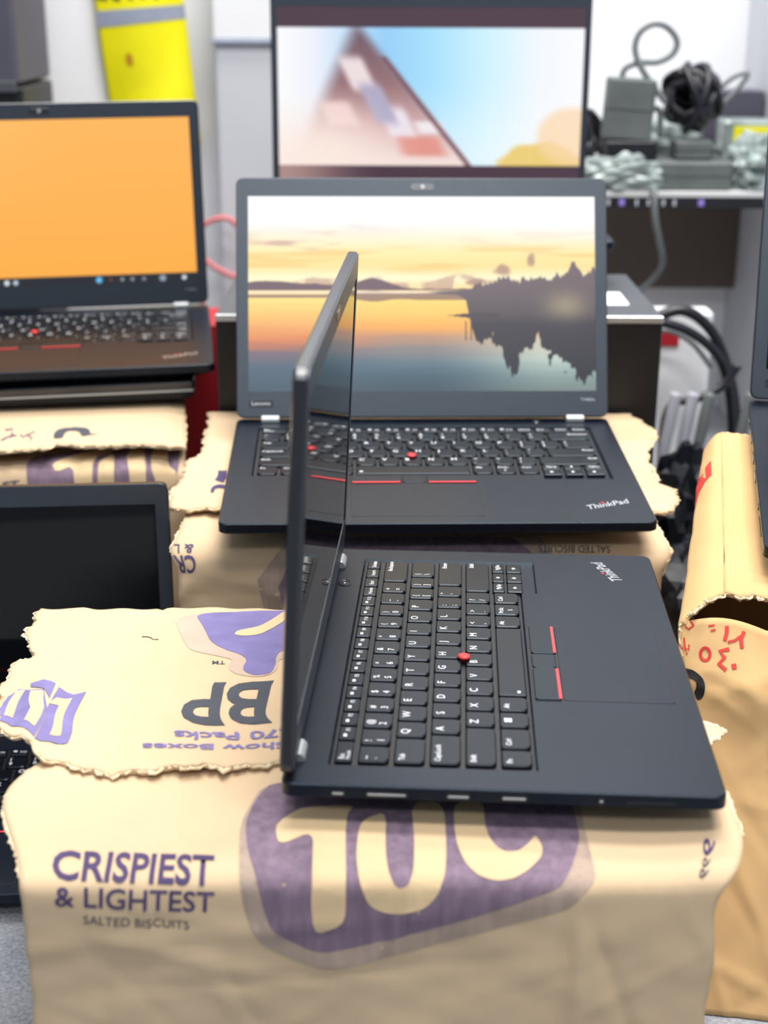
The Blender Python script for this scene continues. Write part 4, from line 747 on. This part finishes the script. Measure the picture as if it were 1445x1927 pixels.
    ('poly', 'right_carton_front', 'marker_stroke', 'redink', [(0.0839, 0.086), (0.0829, 0.0907), (0.0808, 0.095), (0.0776, 0.0987), (0.0737, 0.1015), (0.0693, 0.1032), (0.0648, 0.1037), (0.0605, 0.1031), (0.0566, 0.1013), (0.0533, 0.0983), (0.0509, 0.0945), (0.0495, 0.0898), (0.0492, 0.0848), (0.05, 0.0797), (0.052, 0.0751), (0.055, 0.0713), (0.0588, 0.0685), (0.0631, 0.0669), (0.0676, 0.0664), (0.0721, 0.0673), (0.0762, 0.0693), (0.0797, 0.0725), (0.0822, 0.0765), (0.0837, 0.0812), (0.0839, 0.086), (0.0755, 0.0861), (0.0754, 0.0831), (0.0746, 0.0802), (0.0733, 0.0777), (0.0716, 0.0758), (0.0695, 0.0745), (0.0672, 0.074), (0.0649, 0.0743), (0.0626, 0.0754), (0.0607, 0.0771), (0.0592, 0.0795), (0.0581, 0.0824), (0.0577, 0.0854), (0.0578, 0.0885), (0.0585, 0.0913), (0.0597, 0.0937), (0.0614, 0.0955), (0.0635, 0.0967), (0.0657, 0.0971), (0.068, 0.0968), (0.0703, 0.0957), (0.0722, 0.094), (0.0739, 0.0917), (0.075, 0.089), (0.0755, 0.0861)], 0.5),
    ('poly', 'right_carton_front', 'printed_lettering', 'blackink', [(0.001, 0.1123), (0.0058, 0.1133), (0.0088, 0.114), (0.013, 0.1151), (0.017, 0.1162), (0.0247, 0.1183), (0.029, 0.1199), (0.0341, 0.1225), (0.0383, 0.1252), (0.0459, 0.1309), (0.0497, 0.1347), (0.0537, 0.1401), (0.0561, 0.1446), (0.0589, 0.1518), (0.0599, 0.1556), (0.0601, 0.1604), (0.0598, 0.1648), (0.0588, 0.1742), (0.0582, 0.1795), (0.057, 0.1848), (0.0555, 0.1882), (0.0521, 0.193), (0.0501, 0.1952), (0.0476, 0.1968), (0.0454, 0.1974), (0.0414, 0.1976), (0.0394, 0.1969), (0.0373, 0.1945), (0.0358, 0.1912), (0.0334, 0.1835), (0.0324, 0.1798), (0.0321, 0.1765), (0.0324, 0.1747), (0.0338, 0.1727), (0.0346, 0.1713), (0.0354, 0.1694), (0.0359, 0.1674), (0.0368, 0.1635), (0.0371, 0.1611), (0.0371, 0.1579), (0.0368, 0.1549), (0.036, 0.1494), (0.0354, 0.1469), (0.0343, 0.1446), (0.0329, 0.1433), (0.0301, 0.1415), (0.0285, 0.1408), (0.0266, 0.1402), (0.025, 0.1399), (0.0222, 0.1396), (0.0202, 0.139), (0.017, 0.1375), (0.0137, 0.1353), (0.0068, 0.1301), (0.0035, 0.127), (0.0007, 0.1235), (-0.0, 0.1208), (-0.0, 0.1159), (-0.0, 0.1138), (-0.0, 0.1125)], 0.5),
]

# ------------------------------------------------------------------ sheets of cardboard, their torn edges and their printing
def svec(f, u, v): return mm(*f(u, v))
def normal_at(f, u, v, side=1):
    e = 0.004; a = svec(f, min(1, u+e), v)-svec(f, max(0, u-e), v); b = svec(f, u, min(1, v+e))-svec(f, u, max(0, v-e))
    n = a.cross(b)
    return (n.normalized() if n.length > 1e-12 else Vector((0, 0, 1)))*side
def sheet(name, f, nu, nv, thick, material, parent, side=1):
    """a sheet whose outer face is f; thickness goes inwards"""
    o = parent.location; bm = bmesh.new(); T, B = [], []
    for i in range(nu+1):
        T.append([]); B.append([])
        for j in range(nv+1):
            u, v = i/nu, j/nv; p = svec(f, u, v)-o; n = normal_at(f, u, v, side)
            T[-1].append(bm.verts.new(p)); B[-1].append(bm.verts.new(p-n*thick/1000))
    for i in range(nu):
        for j in range(nv):
            bm.faces.new((T[i][j], T[i+1][j], T[i+1][j+1], T[i][j+1])).smooth = True
            bm.faces.new((B[i][j], B[i][j+1], B[i+1][j+1], B[i+1][j])).smooth = True
    for i in range(nu):
        bm.faces.new((T[i][0], B[i][0], B[i+1][0], T[i+1][0])); bm.faces.new((T[i][nv], T[i+1][nv], B[i+1][nv], B[i][nv]))
    for j in range(nv):
        bm.faces.new((T[0][j], T[0][j+1], B[0][j+1], B[0][j])); bm.faces.new((T[nu][j], B[nu][j], B[nu][j+1], T[nu][j+1]))
    bmesh.ops.recalc_face_normals(bm, faces=bm.faces[:]); me = bpy.data.meshes.new(name); bm.to_mesh(me); bm.free()
    return link(name, me, material, parent)
def torn_edge(f, path, parent, root, n=120, r=1.5, seed=1, side=1, name='torn_edge', material=None):
    """ragged rim of pulp and flute ends along a border of a sheet; path(t) -> (u, v)"""
    rnd = random.Random(seed); bm = bmesh.new(); rows = []; o = root.location; S = 6; drift = 0.0
    pts = [svec(f, *path(i/n)) for i in range(n+1)]
    for i, p in enumerate(pts):
        t = pts[min(i+1, n)]-pts[max(i-1, 0)]
        t = t.normalized() if t.length > 1e-9 else Vector((1, 0, 0))
        nn = normal_at(f, *path(i/n), side); b = t.cross(nn)
        drift = .7*drift+.6*(rnd.random()-.5); rr = r*.62*(0.6+0.8*rnd.random())*max(.12, math.sin(math.pi*(i+.2)/(n+.4)))**.35; sh = drift*1.8*r
        c = p-o-nn*0.0009+b*sh/1000
        rows.append([bm.verts.new(c+(nn*math.sin(2*math.pi*k/S)*.75+b*math.cos(2*math.pi*k/S)*1.25)*rr*(0.75+.5*rnd.random())/1000) for k in range(S)])
    for a, b in zip(rows, rows[1:]):
        for k in range(S): bm.faces.new((a[k], a[(k+1) % S], b[(k+1) % S], b[k]))
    bm.faces.new(rows[0][::-1]); bm.faces.new(rows[-1])
    e = link(name, mesh_of(bm, name), material or M['torn'], parent); e['label'] = 'pale torn corrugated edge'
    return e
def map_flat(bm, f, root, off, side, gu=0.0125, gv=0.012):
    """cut a flat uv-space mesh on a fine grid and lay it on the sheet"""
    us = [v.co.x for v in bm.verts]; vs = [v.co.y for v in bm.verts]
    for axis, (lo, hi), g in ((0, (min(us), max(us)), gu), (1, (min(vs), max(vs)), gv)):
        k = math.ceil(lo/g)
        while k*g < hi:
            co = [0, 0, 0]; co[axis] = k*g; no = [0, 0, 0]; no[axis] = 1
            bmesh.ops.bisect_plane(bm, geom=bm.verts[:]+bm.edges[:]+bm.faces[:], plane_co=co, plane_no=no, dist=1e-7); k += 1
    o = root.location
    for v in bm.verts:
        u, w = min(1, max(0, v.co.x)), min(1, max(0, v.co.y))
        v.co = svec(f, u, w)-o+normal_at(f, u, w, side)*off/1000
def decal(d, panel, root, side):
    f = SURF[d[1]]; bm = bmesh.new()
    if d[0] == 'poly':
        vs = [bm.verts.new((u, v, 0)) for u, v in d[4]]
        es = [bm.edges.new((vs[i], vs[(i+1) % len(vs)])) for i in range(len(vs))]
        bmesh.ops.triangle_fill(bm, edges=es, use_beauty=True, use_dissolve=False)
    else:
        tv, tf = TEXT[(d[6], d[7])]; bl, br, tl, tr = d[4]
        x0 = min(a[0] for a in tv); x1 = max(a[0] for a in tv); y0 = min(a[1] for a in tv); y1 = max(a[1] for a in tv)
        V = []
        for x, y in tv:
            a, b = (x-x0)/(x1-x0), (y-y0)/(y1-y0)
            V.append(bm.verts.new([lerp(lerp(bl[k], br[k], a), lerp(tl[k], tr[k], a), b) for k in (0, 1)]+[0]))
        for fc in tf:
            try: bm.faces.new([V[i] for i in fc])
            except ValueError: pass
    map_flat(bm, f, root, d[5], side)
    me = bpy.data.meshes.new(d[2]); bm.to_mesh(me); bm.free()
    for p in me.polygons: p.use_smooth = True
    return link(d[2], me, M[d[3]], panel)
def panel_fn(a, b, zt, zb, bulge=0.0, seed=1.0):
    """upright panel from plan point a to plan point b"""
    dx, dy = b[0]-a[0], b[1]-a[1]; L = math.hypot(dx, dy); nx, ny = dy/L, -dx/L
    def f(u, v):
        za, zc = zt if isinstance(zt, tuple) else (zt, zt)
        x, y, z = lerp(a[0], b[0], u), lerp(a[1], b[1], u), lerp(max(za, zc)-abs(za-zc)*((1-u) if za < zc else u)**5, zb, v)
        k = math.sin(math.pi*u)*math.sin(math.pi*min(1, v+.05))*bulge+1.2*wob(u*L*1.3, z*2, seed)*math.sin(math.pi*u)
        return x+nx*k, y+ny*k, z
    return f
def carton(name, label, base, mats, panels, sheets, torn):
    """panels: plain upright sides; sheets: (part name, surface key, nu, nv, side); torn: (surface key, path, n, r, seed)"""
    root = tag(empty(name, mm(base[0], base[1], -595)), label, 'carton', 'cardboard cartons under the laptops')
    parts = {}
    for pn, f, side in panels: sheet(pn, f, 14, 10, 3.0, mats, root, side)
    for pn, key, nu, nv, side in sheets: parts[key] = (sheet(pn, SURF[key], nu, nv, 3.0, mats, root, side), side)
    for key, path, n, r, seed in torn: torn_edge(SURF[key], path, parts[key][0], root, n, r, seed, parts[key][1])
    for d in DECALS:
        if d[1] in parts: decal(d, parts[d[1]][0], root, parts[d[1]][1])
    return root
def auto_side(f, want):
    n = normal_at(f, .5, .5); return 1 if n.dot(Vector(want)) > 0 else -1
up, toward = (0, 0, 1), (0, -1, .2)
S_ = SURF
bot = -594
carton('carton', 'front brown carton with purple logo print, under the sideways laptop', (0, 715), M['carton'],
       [('side_panel', panel_fn((-176, 822), (-176, 606), (-405, -432), bot, 1, 1), -1), ('side_panel', panel_fn((164, 608), (164, 822), (-432, -405), bot, 1, 2), -1),
        ('back_panel', panel_fn((165, 824), (-177, 824), -403, bot, 1, 3), -1)],
       [('front_panel', 'front_carton_front', 110, 90, auto_side(front_carton_front, (0, -.7, .7))), ('top_flap', 'front_carton_flap', 120, 70, auto_side(front_carton_flap, up))],
       [('front_carton_flap', lambda t: (t*.62, 0.0), 170, 1.7, 3), ('front_carton_flap', lambda t: (0.0, t), 90, 1.5, 4), ('front_carton_flap', lambda t: (1.0, .02+t*.3), 60, 2.4, 5),
        ('front_carton_front', lambda t: (0.0, .18+t*.32), 70, 1.6, 6), ('front_carton_front', lambda t: (1.0, .2+t*.22), 50, 1.8, 7)])
carton('carton', 'brown carton under the middle laptop, upside-down print in its shaded front', (28, 1160), M['carton'],
       [('side_panel', panel_fn((-156, 1300), (-156, 1024), (-398, -432), bot, 0, 4), -1), ('side_panel', panel_fn((212, 1024), (212, 1300), (-432, -398), bot, 0, 5), -1),
        ('back_panel', panel_fn((213, 1301), (-157, 1301), -394, bot, 0, 6), -1)],
       [('front_panel', 'middle_carton_front', 90, 70, auto_side(middle_carton_front, (0, -.7, .7))), ('top_flap', 'middle_carton_flap', 100, 50, auto_side(middle_carton_flap, up))],
       [('middle_carton_flap', lambda t: (t*.4, 0.0), 110, 1.6, 8), ('middle_carton_flap', lambda t: (0.0, t), 90, 1.6, 9), ('middle_carton_flap', lambda t: (1.0, t), 100, 1.8, 10), ('middle_carton_flap', lambda t: (.6+.4*t, 0.0), 80, 1.6, 12),
        ('middle_carton_front', lambda t: (0.0, .2+t*.25), 50, 1.5, 13), ('middle_carton_front', lambda t: (1.0, .2+t*.3), 60, 1.8, 14)])
cA, cB, cC, cD = _cf(0, 0, 0), _cf(400, 0, 0), _cf(400, 240, 0), _cf(0, 240, 0)
carton('carton', 'brown carton at upper left with a torn lid flap gaping over purple letters', (-380, 1310), M['carton'],
       [('side_panel', panel_fn(cA, cD, (-420, -390), bot, 1, 7), -1), ('side_panel', panel_fn(cC, cB, -390, bot, 1, 8), -1), ('back_panel', panel_fn(cD, cC, -380, bot, 1, 9), -1)],
       [('front_panel', 'left_carton_front', 80, 60, auto_side(left_carton_front, (.1, -.7, .7))), ('top_flap', 'left_carton_flap', 90, 36, auto_side(left_carton_flap, up))],
       [('left_carton_flap', lambda t: (t, 0.0), 200, 1.5, 15), ('left_carton_flap', lambda t: (0.0, t*.4), 30, 1.3, 16)])
carton('carton', 'ochre carton at the right edge with red handwriting below a torn opening', (290, 900), M['carton_y'],
       [('back_panel', panel_fn((455, 1030), (252, 1074), -335, bot, 0, 10), -1), ('side_panel', panel_fn((398, 762), (452, 1028), -395, bot, 0, 11), -1)],
       [('top_panel', 'right_carton_top', 70, 50, auto_side(right_carton_top, up)), ('side_flap', 'right_carton_side', 50, 60, auto_side(right_carton_side, (-1, -.2, .3))), ('front_panel', 'right_carton_front', 80, 60, auto_side(right_carton_front, toward))],
       [('right_carton_top', lambda t: (t*.55, 0.0), 100, 2.2, 17), ('right_carton_side', lambda t: (0.0, t*.26), 60, 2.0, 18), ('right_carton_top', lambda t: (t*.3, 1.0), 40, 1.6, 19)])

# ------------------------------------------------------------------ the setting
def box_mesh(x0, x1, y0, y1, z0, z1, org, r=1.5, ch=0.8, name='box', n=2):
    return slab(x0, x1, y0, y1, z0, z1, r, ch, n, lambda x, y, z: tuple(mm(x, y, z)-Vector(org)), name)
def plain_thing(name, label, cat, x0, x1, y0, y1, z0, z1, material, group=None, r=1.5, ch=0.8):
    org = mm((x0+x1)/2, (y0+y1)/2, z0); o = link(name, box_mesh(x0, x1, y0, y1, z0, z1, org, r, ch, name), material); o.location = org
    return tag(o, label, cat, group)
FLOOR = -1395
o = link('floor', box_mesh(-1800, 1800, -1200, 2200, FLOOR-40, FLOOR, (0, 0, 0)), M['floor']); structure(o, 'dull grey shop floor')
o = link('wall_back', box_mesh(-1800, 1800, 2150, 2230, FLOOR, 1700, (0, 0, 0)), M['wall']); structure(o, 'white back wall')
root = tag(empty('display_counter', mm(0, 1300, FLOOR)), 'long grey speckled counter that carries the cartons', 'counter'); org = root.location
link('counter_top', box_mesh(-1100, 1100, 380, 2148, -635, -595, org, 4, 2), M['counter'], root)
link('counter_body', box_mesh(-1050, 1050, 430, 2140, FLOOR, -635, org), M['offwhite'], root)

# black computer case behind the middle laptop
root = tag(empty('computer_case', mm(50, 1420, -595)), 'black box-shaped computer case behind the middle laptop with a white sticker on top', 'computer'); org = root.location
link('case_body', box_mesh(-158, 259, 1312, 1530, -595, -284, org, 2, 1), M['blackcase'], root)
link('case_lid', box_mesh(-158, 259, 1314, 1530, -284, -279, org, 2, 1), M['casetop'], root)
link('front_trim', box_mesh(-158, 259, 1309.5, 1316, -285, -278.2, org, 1, 0.8), M['silver'], root)['label'] = 'bright metal strip along the front top edge'
link('sticker', box_mesh(190, 236, 1365, 1428, -279.3, -278.5, org, 3, 0.1), M['paper'], root)['label'] = 'blank white sticker'
# carton that carries the rear laptop
o = plain_thing('support_box', 'plain brown box behind the computer case, carrying the film-playing laptop', 'box', -140, 215, 1538, 1780, -595, -250, M['carton'])

# closed laptop below the upper left one
def P_at(x, Y, z):
    px_, py_, pz_, yaw, t, g = P_UL; c, s = math.cos(yaw), math.sin(yaw)
    z2 = z+(LD-Y)*math.sin(t)+x*math.sin(g); return px_+x*c+Y*s, py_+x*s-Y*c, pz_+z2
root = tag(empty('closed_laptop', mm(*P_at(165, 113, -38))), 'closed black laptop lying between the upper left laptop and its carton', 'laptop'); org = root.location
cl = lambda x, Y, z: tuple(mm(*P_at(x, Y, z))-org)
link('base', slab(-8, 312, 4, 222, -36.4, -26, 6, 3, 4, cl, chb=6), M['deck'], root)
link('lid', slab(-8, 312, 4, 222, -25.6, -18.6, 6, 1.5, 4, cl), M['lid'], root)
link('front_edge', slab(-6, 310, 220, 223, -27.5, -25.8, 0.5, 0.2, 1, cl), M['hinge'], root)
for xa, ya in ((20, 20), (270, 20), (20, 196), (270, 196)): link('rubber_foot', slab(xa, xa+18, ya, ya+9, -37.8, -34, 3, 0.4, 2, cl), M['port'], root)

# ------------------------------------------------------------------ background, left
root = tag(empty('printer', mm(-560, 2000, -595)), 'dark grey office machine at the far left edge behind the orange-screen laptop', 'machine'); org = root.location
link('body', box_mesh(-640, -470, 1920, 2100, -595, -112, org, 6, 3), M['blackcase'], root)
link('upper_body', box_mesh(-640, -472, 1915, 2100, -108, 130, org, 6, 3), M['dgrey'], root)
link('paper_slot', box_mesh(-636, -476, 1911, 1920, -118, -104, org, 2, 1), M['casetop'], root)
root = tag(empty('white_board', mm(-420, 2130, -595)), 'tall white board with beige edging left of the yellow pack', 'board'); org = root.location
link('panel', box_mesh(-488, -290, 2118, 2148, -595, 300, org, 2, 1), M['white'], root)
link('edging', box_mesh(-496, -488, 2112, 2148, -595, 300, org, 1, 0.8), M['beige'], root)
# yellow pack: gently bowed, leaning a little
root = tag(empty('yellow_pack', mm(-335, 2100, -200)), 'bright yellow pack with a grey band hanging on the white board', 'pack'); org = root.location
def pack(u, v):
    z = lerp(60, -200, v); x = lerp(-405, -281, u)+lerp(-7, 17, v); y = 2106-14*math.sin(math.pi*u)+2*math.sin(v*9+u*4)
    return x, y, z
ps = auto_side(pack, (0, -1, 0))
body = sheet('wrapper', pack, 24, 30, 6, M['yellow'], root, ps)
def pack_patch(name, pts, m_, off=.6):
    bm = bmesh.new(); vs = [bm.verts.new((u, v, 0)) for u, v in pts]; bm.faces.new(vs); map_flat(bm, pack, root, off, ps, .05, .05)
    me = bpy.data.meshes.new(name); bm.to_mesh(me); bm.free(); return link(name, me, M[m_], body)
pack_patch('band', [(0.0, .312), (1, .275), (1, .345), (0.0, .395)], 'band')
for a, b, c, d in ((.0, .13, .16, .258), (.2, .15, .31, .262), (.38, .16, .46, .255), (.5, .15, .6, .248), (.66, .14, .74, .25), (.8, .13, .92, .24)):
    pack_patch('dark_print', [(a, b), (c, b), (c, d), (a+.02, d-.01)], 'blackink')
bm_pts = [(.32+.045*math.cos(k*math.pi/5), .555+.035*math.sin(k*math.pi/5)) for k in range(10)]
pack_patch('brown_spot', bm_pts, 'spot')
root = tag(empty('drawer_unit', mm(-195, 2080, -595)), 'pale plastic drawer unit between the yellow pack and the film screen', 'storage'); org = root.location
link('upper_drawer', box_mesh(-238, -120, 2060, 2146, -56, 140, org, 4, 2), M['white'], root)
link('lip', box_mesh(-241, -118, 2056, 2146, -62, -56, org, 2, 1), M['band'], root)
link('lower_drawer', box_mesh(-236, -120, 2062, 2146, -595, -62, org, 4, 2), M['offwhite'], root)
# red cable loops and the red box
pts = [mm(-262, 2100, -300), mm(-235, 2096, -292), mm(-206, 2094, -306), mm(-196, 2094, -350), mm(-210, 2094, -392), mm(-240, 2096, -402), mm(-266, 2100, -396), mm(-262, 2098, -430), mm(-235, 2094, -446), mm(-208, 2094, -430)]
pts = [mm(-270, 2040, -314), mm(-240, 2036, -296), mm(-214, 2036, -300), mm(-196, 2036, -340), mm(-210, 2036, -376), mm(-240, 2036, -366), mm(-268, 2040, -352), mm(-262, 2040, -420), mm(-230, 2036, -450), mm(-205, 2036, -500), mm(-215, 2036, -591)]
o = link('red_cable', tube_mesh(pts, 0.0042), M['redcable']); tag(o, 'pinkish red cable looped behind the orange-screen laptop', 'cable')
o = plain_thing('red_box', 'red printed box standing between the left carton and the computer case', 'box', -262, -174, 1545, 1640, -595, -340, M['redbox'])

# ------------------------------------------------------------------ background, right: shelf with chargers and cables
root = tag(empty('wall_shelf', mm(410, 2000, -595)), 'white shelf at upper right with a dark front edge and a side panel', 'shelf'); org = root.location
link('board', box_mesh(255, 640, 1852, 2149, -246, -232, org, 1, 0.5), M['shelf'], root)
link('front_edge', box_mesh(255, 640, 1846, 1852, -252, -238, org, 1, 0.5), M['bcable'], root)
for x in (282, 297, 318, 333, 352, 366, 398): link('painted_glint', box_mesh(x, x+(7 if x in (297, 398) else 3), 1843.5, 1847, -249, -241, org, 0.8, 0.3), M['lilac'] if x in (297, 398) else M['offwhite'], root)  # small lilac and pale pieces stand in for glints on the edge
link('side_panel', box_mesh(515, 535, 1852, 2149, -594, 300, org, 1, 0.5), M['offwhite'], root)
link('back_panel', box_mesh(235, 515, 2095, 2149, -402, -246, org, 1, 0.5), M['taupe'], root)  # brown board, toned dark to include the shade under the shelf
def charger(name, label, x0, x1, y0, y1, z0, z1, rot=(0, 0, 0), m_='adapter'):
    org = mm((x0+x1)/2, (y0+y1)/2, z0)
    root = tag(empty(name, org), label, 'charger', 'chargers on the shelf')
    link('body', box_mesh(x0, x1, y0, y1, z0, z1, org, 5, 2.5, 'body', 3), M[m_], root)
    link('seam', box_mesh(x0-.4, x1+.4, y0-.4, y1+.4, (z0+z1)/2-.6, (z0+z1)/2+.6, org, 5, 0.2, 'seam', 3), M['bcable'], root)
    cx = (x0+x1)/2
    link('cable_stub', tube_mesh([mm(x1-3, (y0+y1)/2, (z0+z1)/2)-org, mm(x1+10, (y0+y1)/2, (z0+z1)/2)-org, mm(x1+16, (y0+y1)/2+4, z0+5)-org], 0.004), M['cable'], root)
    root.rotation_euler = rot; return root
charger('laptop_charger', 'black charger lying under the upright grey charger on the shelf', 282, 348, 1878, 1960, -232, -172, m_='bcable')
charger('laptop_charger', 'dusty grey charger standing upright on top of a black charger', 279, 339, 1880, 1925, -171.5, -96, (0, .06, 0))
charger('laptop_charger', 'dusty flat grey charger lying at the front of the shelf', 345, 442, 1858, 1940, -231.5, -196)
charger('laptop_charger', 'small grey charger resting on the flat charger under the black cable ball', 372, 420, 1880, 1935, -195.5, -172)
def ball_of_cable(name, label, c, rad, loops, r, seed, m_, sq=(1, 1, 1)):
    rnd = random.Random(seed); org = mm(*c); bm_all = []
    pts = []
    ax = Vector((0, 1, 0))
    for L in range(loops):
        ax = Vector((rnd.uniform(-1, 1), rnd.uniform(-1, 1), rnd.uniform(-.6, 1))).normalized(); a = ax.orthogonal().normalized(); b = ax.cross(a); rr = rad*rnd.uniform(.72, 1.0)
        for k in range(7):
            t = 2*math.pi*k/7; p = (a*math.cos(t)+b*math.sin(t))*rr+ax*rad*.25*rnd.uniform(-1, 1); pts.append(Vector((p.x*sq[0], p.y*sq[1], p.z*sq[2]))/1000)
    lo = min(p.z for p in pts)
    o = link(name, tube_mesh(pts, r/1000, 7, name, 4), M[m_]); o.location = org; return tag(o, label, 'cable', 'coiled cables')
ball_of_cable('cable_coil', 'ball of black cable wound up on the shelf', (392, 1905, -120), 40, 13, 5.0, 4, 'bcable', (1, .8, 1.05))
ball_of_cable('cable_coil', 'black cable coil on the shelf half hidden behind the film screen', (256, 1990, -175), 34, 8, 4.5, 8, 'bcable', (1, .8, 1.3))
def cable(name, label, pts, r, m_, group=None):
    o = link(name, tube_mesh([mm(*p) for p in pts], r/1000, 8), M[m_]); return tag(o, label, 'cable', group)
cable('charger_cable', 'grey cable rising in a loop above the upright charger', [(300, 1900, -96), (304, 1900, -84), (322, 1898, -77), (344, 1896, -76), (362, 1896, -66), (366, 1896, -50), (352, 1896, -34), (334, 1896, -31), (318, 1896, -42), (314, 1896, -62), (324, 1894, -85), (342, 1894, -108), (356, 1894, -125)], 4.2, 'cable')
cable('charger_cable', 'grey cable end poking out to the right of the black cable ball', [(425, 1915, -112), (445, 1912, -95), (462, 1910, -90), (452, 1910, -108), (432, 1912, -130)], 3.4, 'cable')
cable('charger_cable', 'pale grey cable hanging from the shelf edge behind the computer case', [(340, 1868, -229), (341, 1844, -232), (343, 1840, -262), (352, 1850, -292), (362, 1870, -318), (364, 1890, -338), (352, 1900, -358), (334, 1905, -378), (310, 1910, -420)], 4.2, 'cable')
def crumple(name, label, cat, c, size, seed, m_, amp=.28, group=None, sub=4):
    """irregular crushed plastic film, resting on z = c[2]"""
    rnd = random.Random(seed); bm = bmesh.new(); bmesh.ops.create_icosphere(bm, subdivisions=sub, radius=1.0)
    ph = [(Vector((rnd.uniform(-1, 1), rnd.uniform(-1, 1), rnd.uniform(-1, 1)))*rnd.uniform(2, 9), rnd.uniform(0, 6.3)) for _ in range(14)]
    for v in bm.verts:
        n = sum(abs(math.sin(v.co.dot(d)+p))-.5 for d, p in ph)/14*4
        k = 1+amp*n; z = max(-.8, v.co.z*k)
        v.co = Vector((v.co.x*k*size[0], v.co.y*k*size[1], (z+.8)*size[2]))/1000
    o = link(name, mesh_of(bm, name), M[m_]); o.location = mm(*c); return tag(o, label, cat, group)
crumple('plastic_bag', 'crumpled clear plastic film on the shelf left of the flat charger', 'plastic bag', (302, 1866, -231.5), (48, 14, 20), 3, 'film', .5)
crumple('plastic_bag', 'crumpled clear plastic film on the shelf at the right edge', 'plastic bag', (478, 1890, -231.5), (30, 30, 32), 5, 'film', .5)
crumple('plastic_bag', 'clear plastic film lying over the flat charger behind the cable ball', 'plastic bag', (375, 2010, -231.5), (36, 34, 40), 6, 'film', .5)
o = plain_thing('grey_carton', 'dark grey box at the back of the shelf near the right edge', 'box', 432, 512, 2010, 2080, -231.5, -118, M['dgrey'])
root = tag(empty('label_pack', mm(478, 1960, -180)), 'silver pack with a yellow label lying on the clear film at right', 'pack'); org = root.location
root.location = mm(478, 1965, -231.5); org = root.location
link('pack_body', box_mesh(444, 512, 1935, 1990, -231.5, -150, org, 6, 4), M['film'], root); link('yellow_label', box_mesh(456, 511, 1933.5, 1937, -178, -158, org, 2, 0.4), M['yellow'], root)

# under the shelf: white device with a red sticker, cable loops, dark bags
root = tag(empty('network_box', mm(345, 1690, -595)), 'white device box with a red sticker under the shelf, behind loops of black cable', 'device'); org = root.location
link('body', box_mesh(308, 392, 1680, 1720, -595, -352, org, 6, 3), M['white'], root)
link('red_sticker', box_mesh(318, 352, 1677.5, 1681, -392, -366, org, 2, 0.4), M['redbox'], root)
cable('power_cable', 'thick black cable arching over the white device box', [(300, 1600, -345), (335, 1600, -332), (368, 1600, -352), (392, 1602, -395), (408, 1605, -450), (416, 1608, -520), (414, 1610, -590)], 6.5, 'bcable', 'black cables under the shelf')
cable('power_cable', 'second black cable running just below the arching one', [(296, 1585, -340), (340, 1585, -352), (378, 1585, -382), (396, 1588, -430), (404, 1590, -500), (400, 1592, -590)], 5.5, 'bcable', 'black cables under the shelf')
cable('power_cable', 'black cable crossing low in front of the white device box', [(398, 1570, -388), (382, 1568, -412), (350, 1566, -428), (325, 1566, -434), (318, 1568, -480), (322, 1570, -590)], 5.0, 'bcable', 'black cables under the shelf')
cable('power_cable', 'grey cable curving across the red sticker', [(296, 1650, -372), (330, 1648, -366), (360, 1648, -380), (386, 1650, -410)], 3.5, 'cable', 'black cables under the shelf')
for i, (x, m_, lab) in enumerate(((318, 'pcable', 'pale cable strand hanging nearest to the computer case'), (338, 'pcable', 'pale cable strand hanging second from the computer case'), (356, 'cable', 'grey cable strand hanging third from the computer case'), (402, 'cable', 'grey cable strand hanging beside the thick black cable'))):
    cable('hanging_cable', lab, [(x+8, 1548, -415), (x+2, 1545, -450), (x-3, 1544, -500), (x+4, 1545, -560), (x+2, 1546, -588)], 6.5, m_, 'hanging cable strands')
crumple('dark_bag', 'black plastic bag at the back between the computer case and the ochre carton', 'plastic bag', (318, 1400, -595), (40, 50, 78), 11, 'bag', .35, 'black bags in the gap')
crumple('dark_bag', 'glossy black plastic bag in front of the computer case beside the ochre carton', 'plastic bag', (300, 1225, -595), (42, 60, 62), 12, 'bag', .35, 'black bags in the gap')
crumple('dark_bag', 'black plastic bag under the grey hanging cables at right', 'plastic bag', (425, 1470, -595), (38, 50, 90), 14, 'bag', .35, 'black bags in the gap')
cable('black_cord', 'black cord lying on the counter beside the ochre carton', [(176, 760, -591), (186, 728, -591), (196, 708, -591), (212, 694, -591), (236, 680, -591)], 4.0, 'bcable')
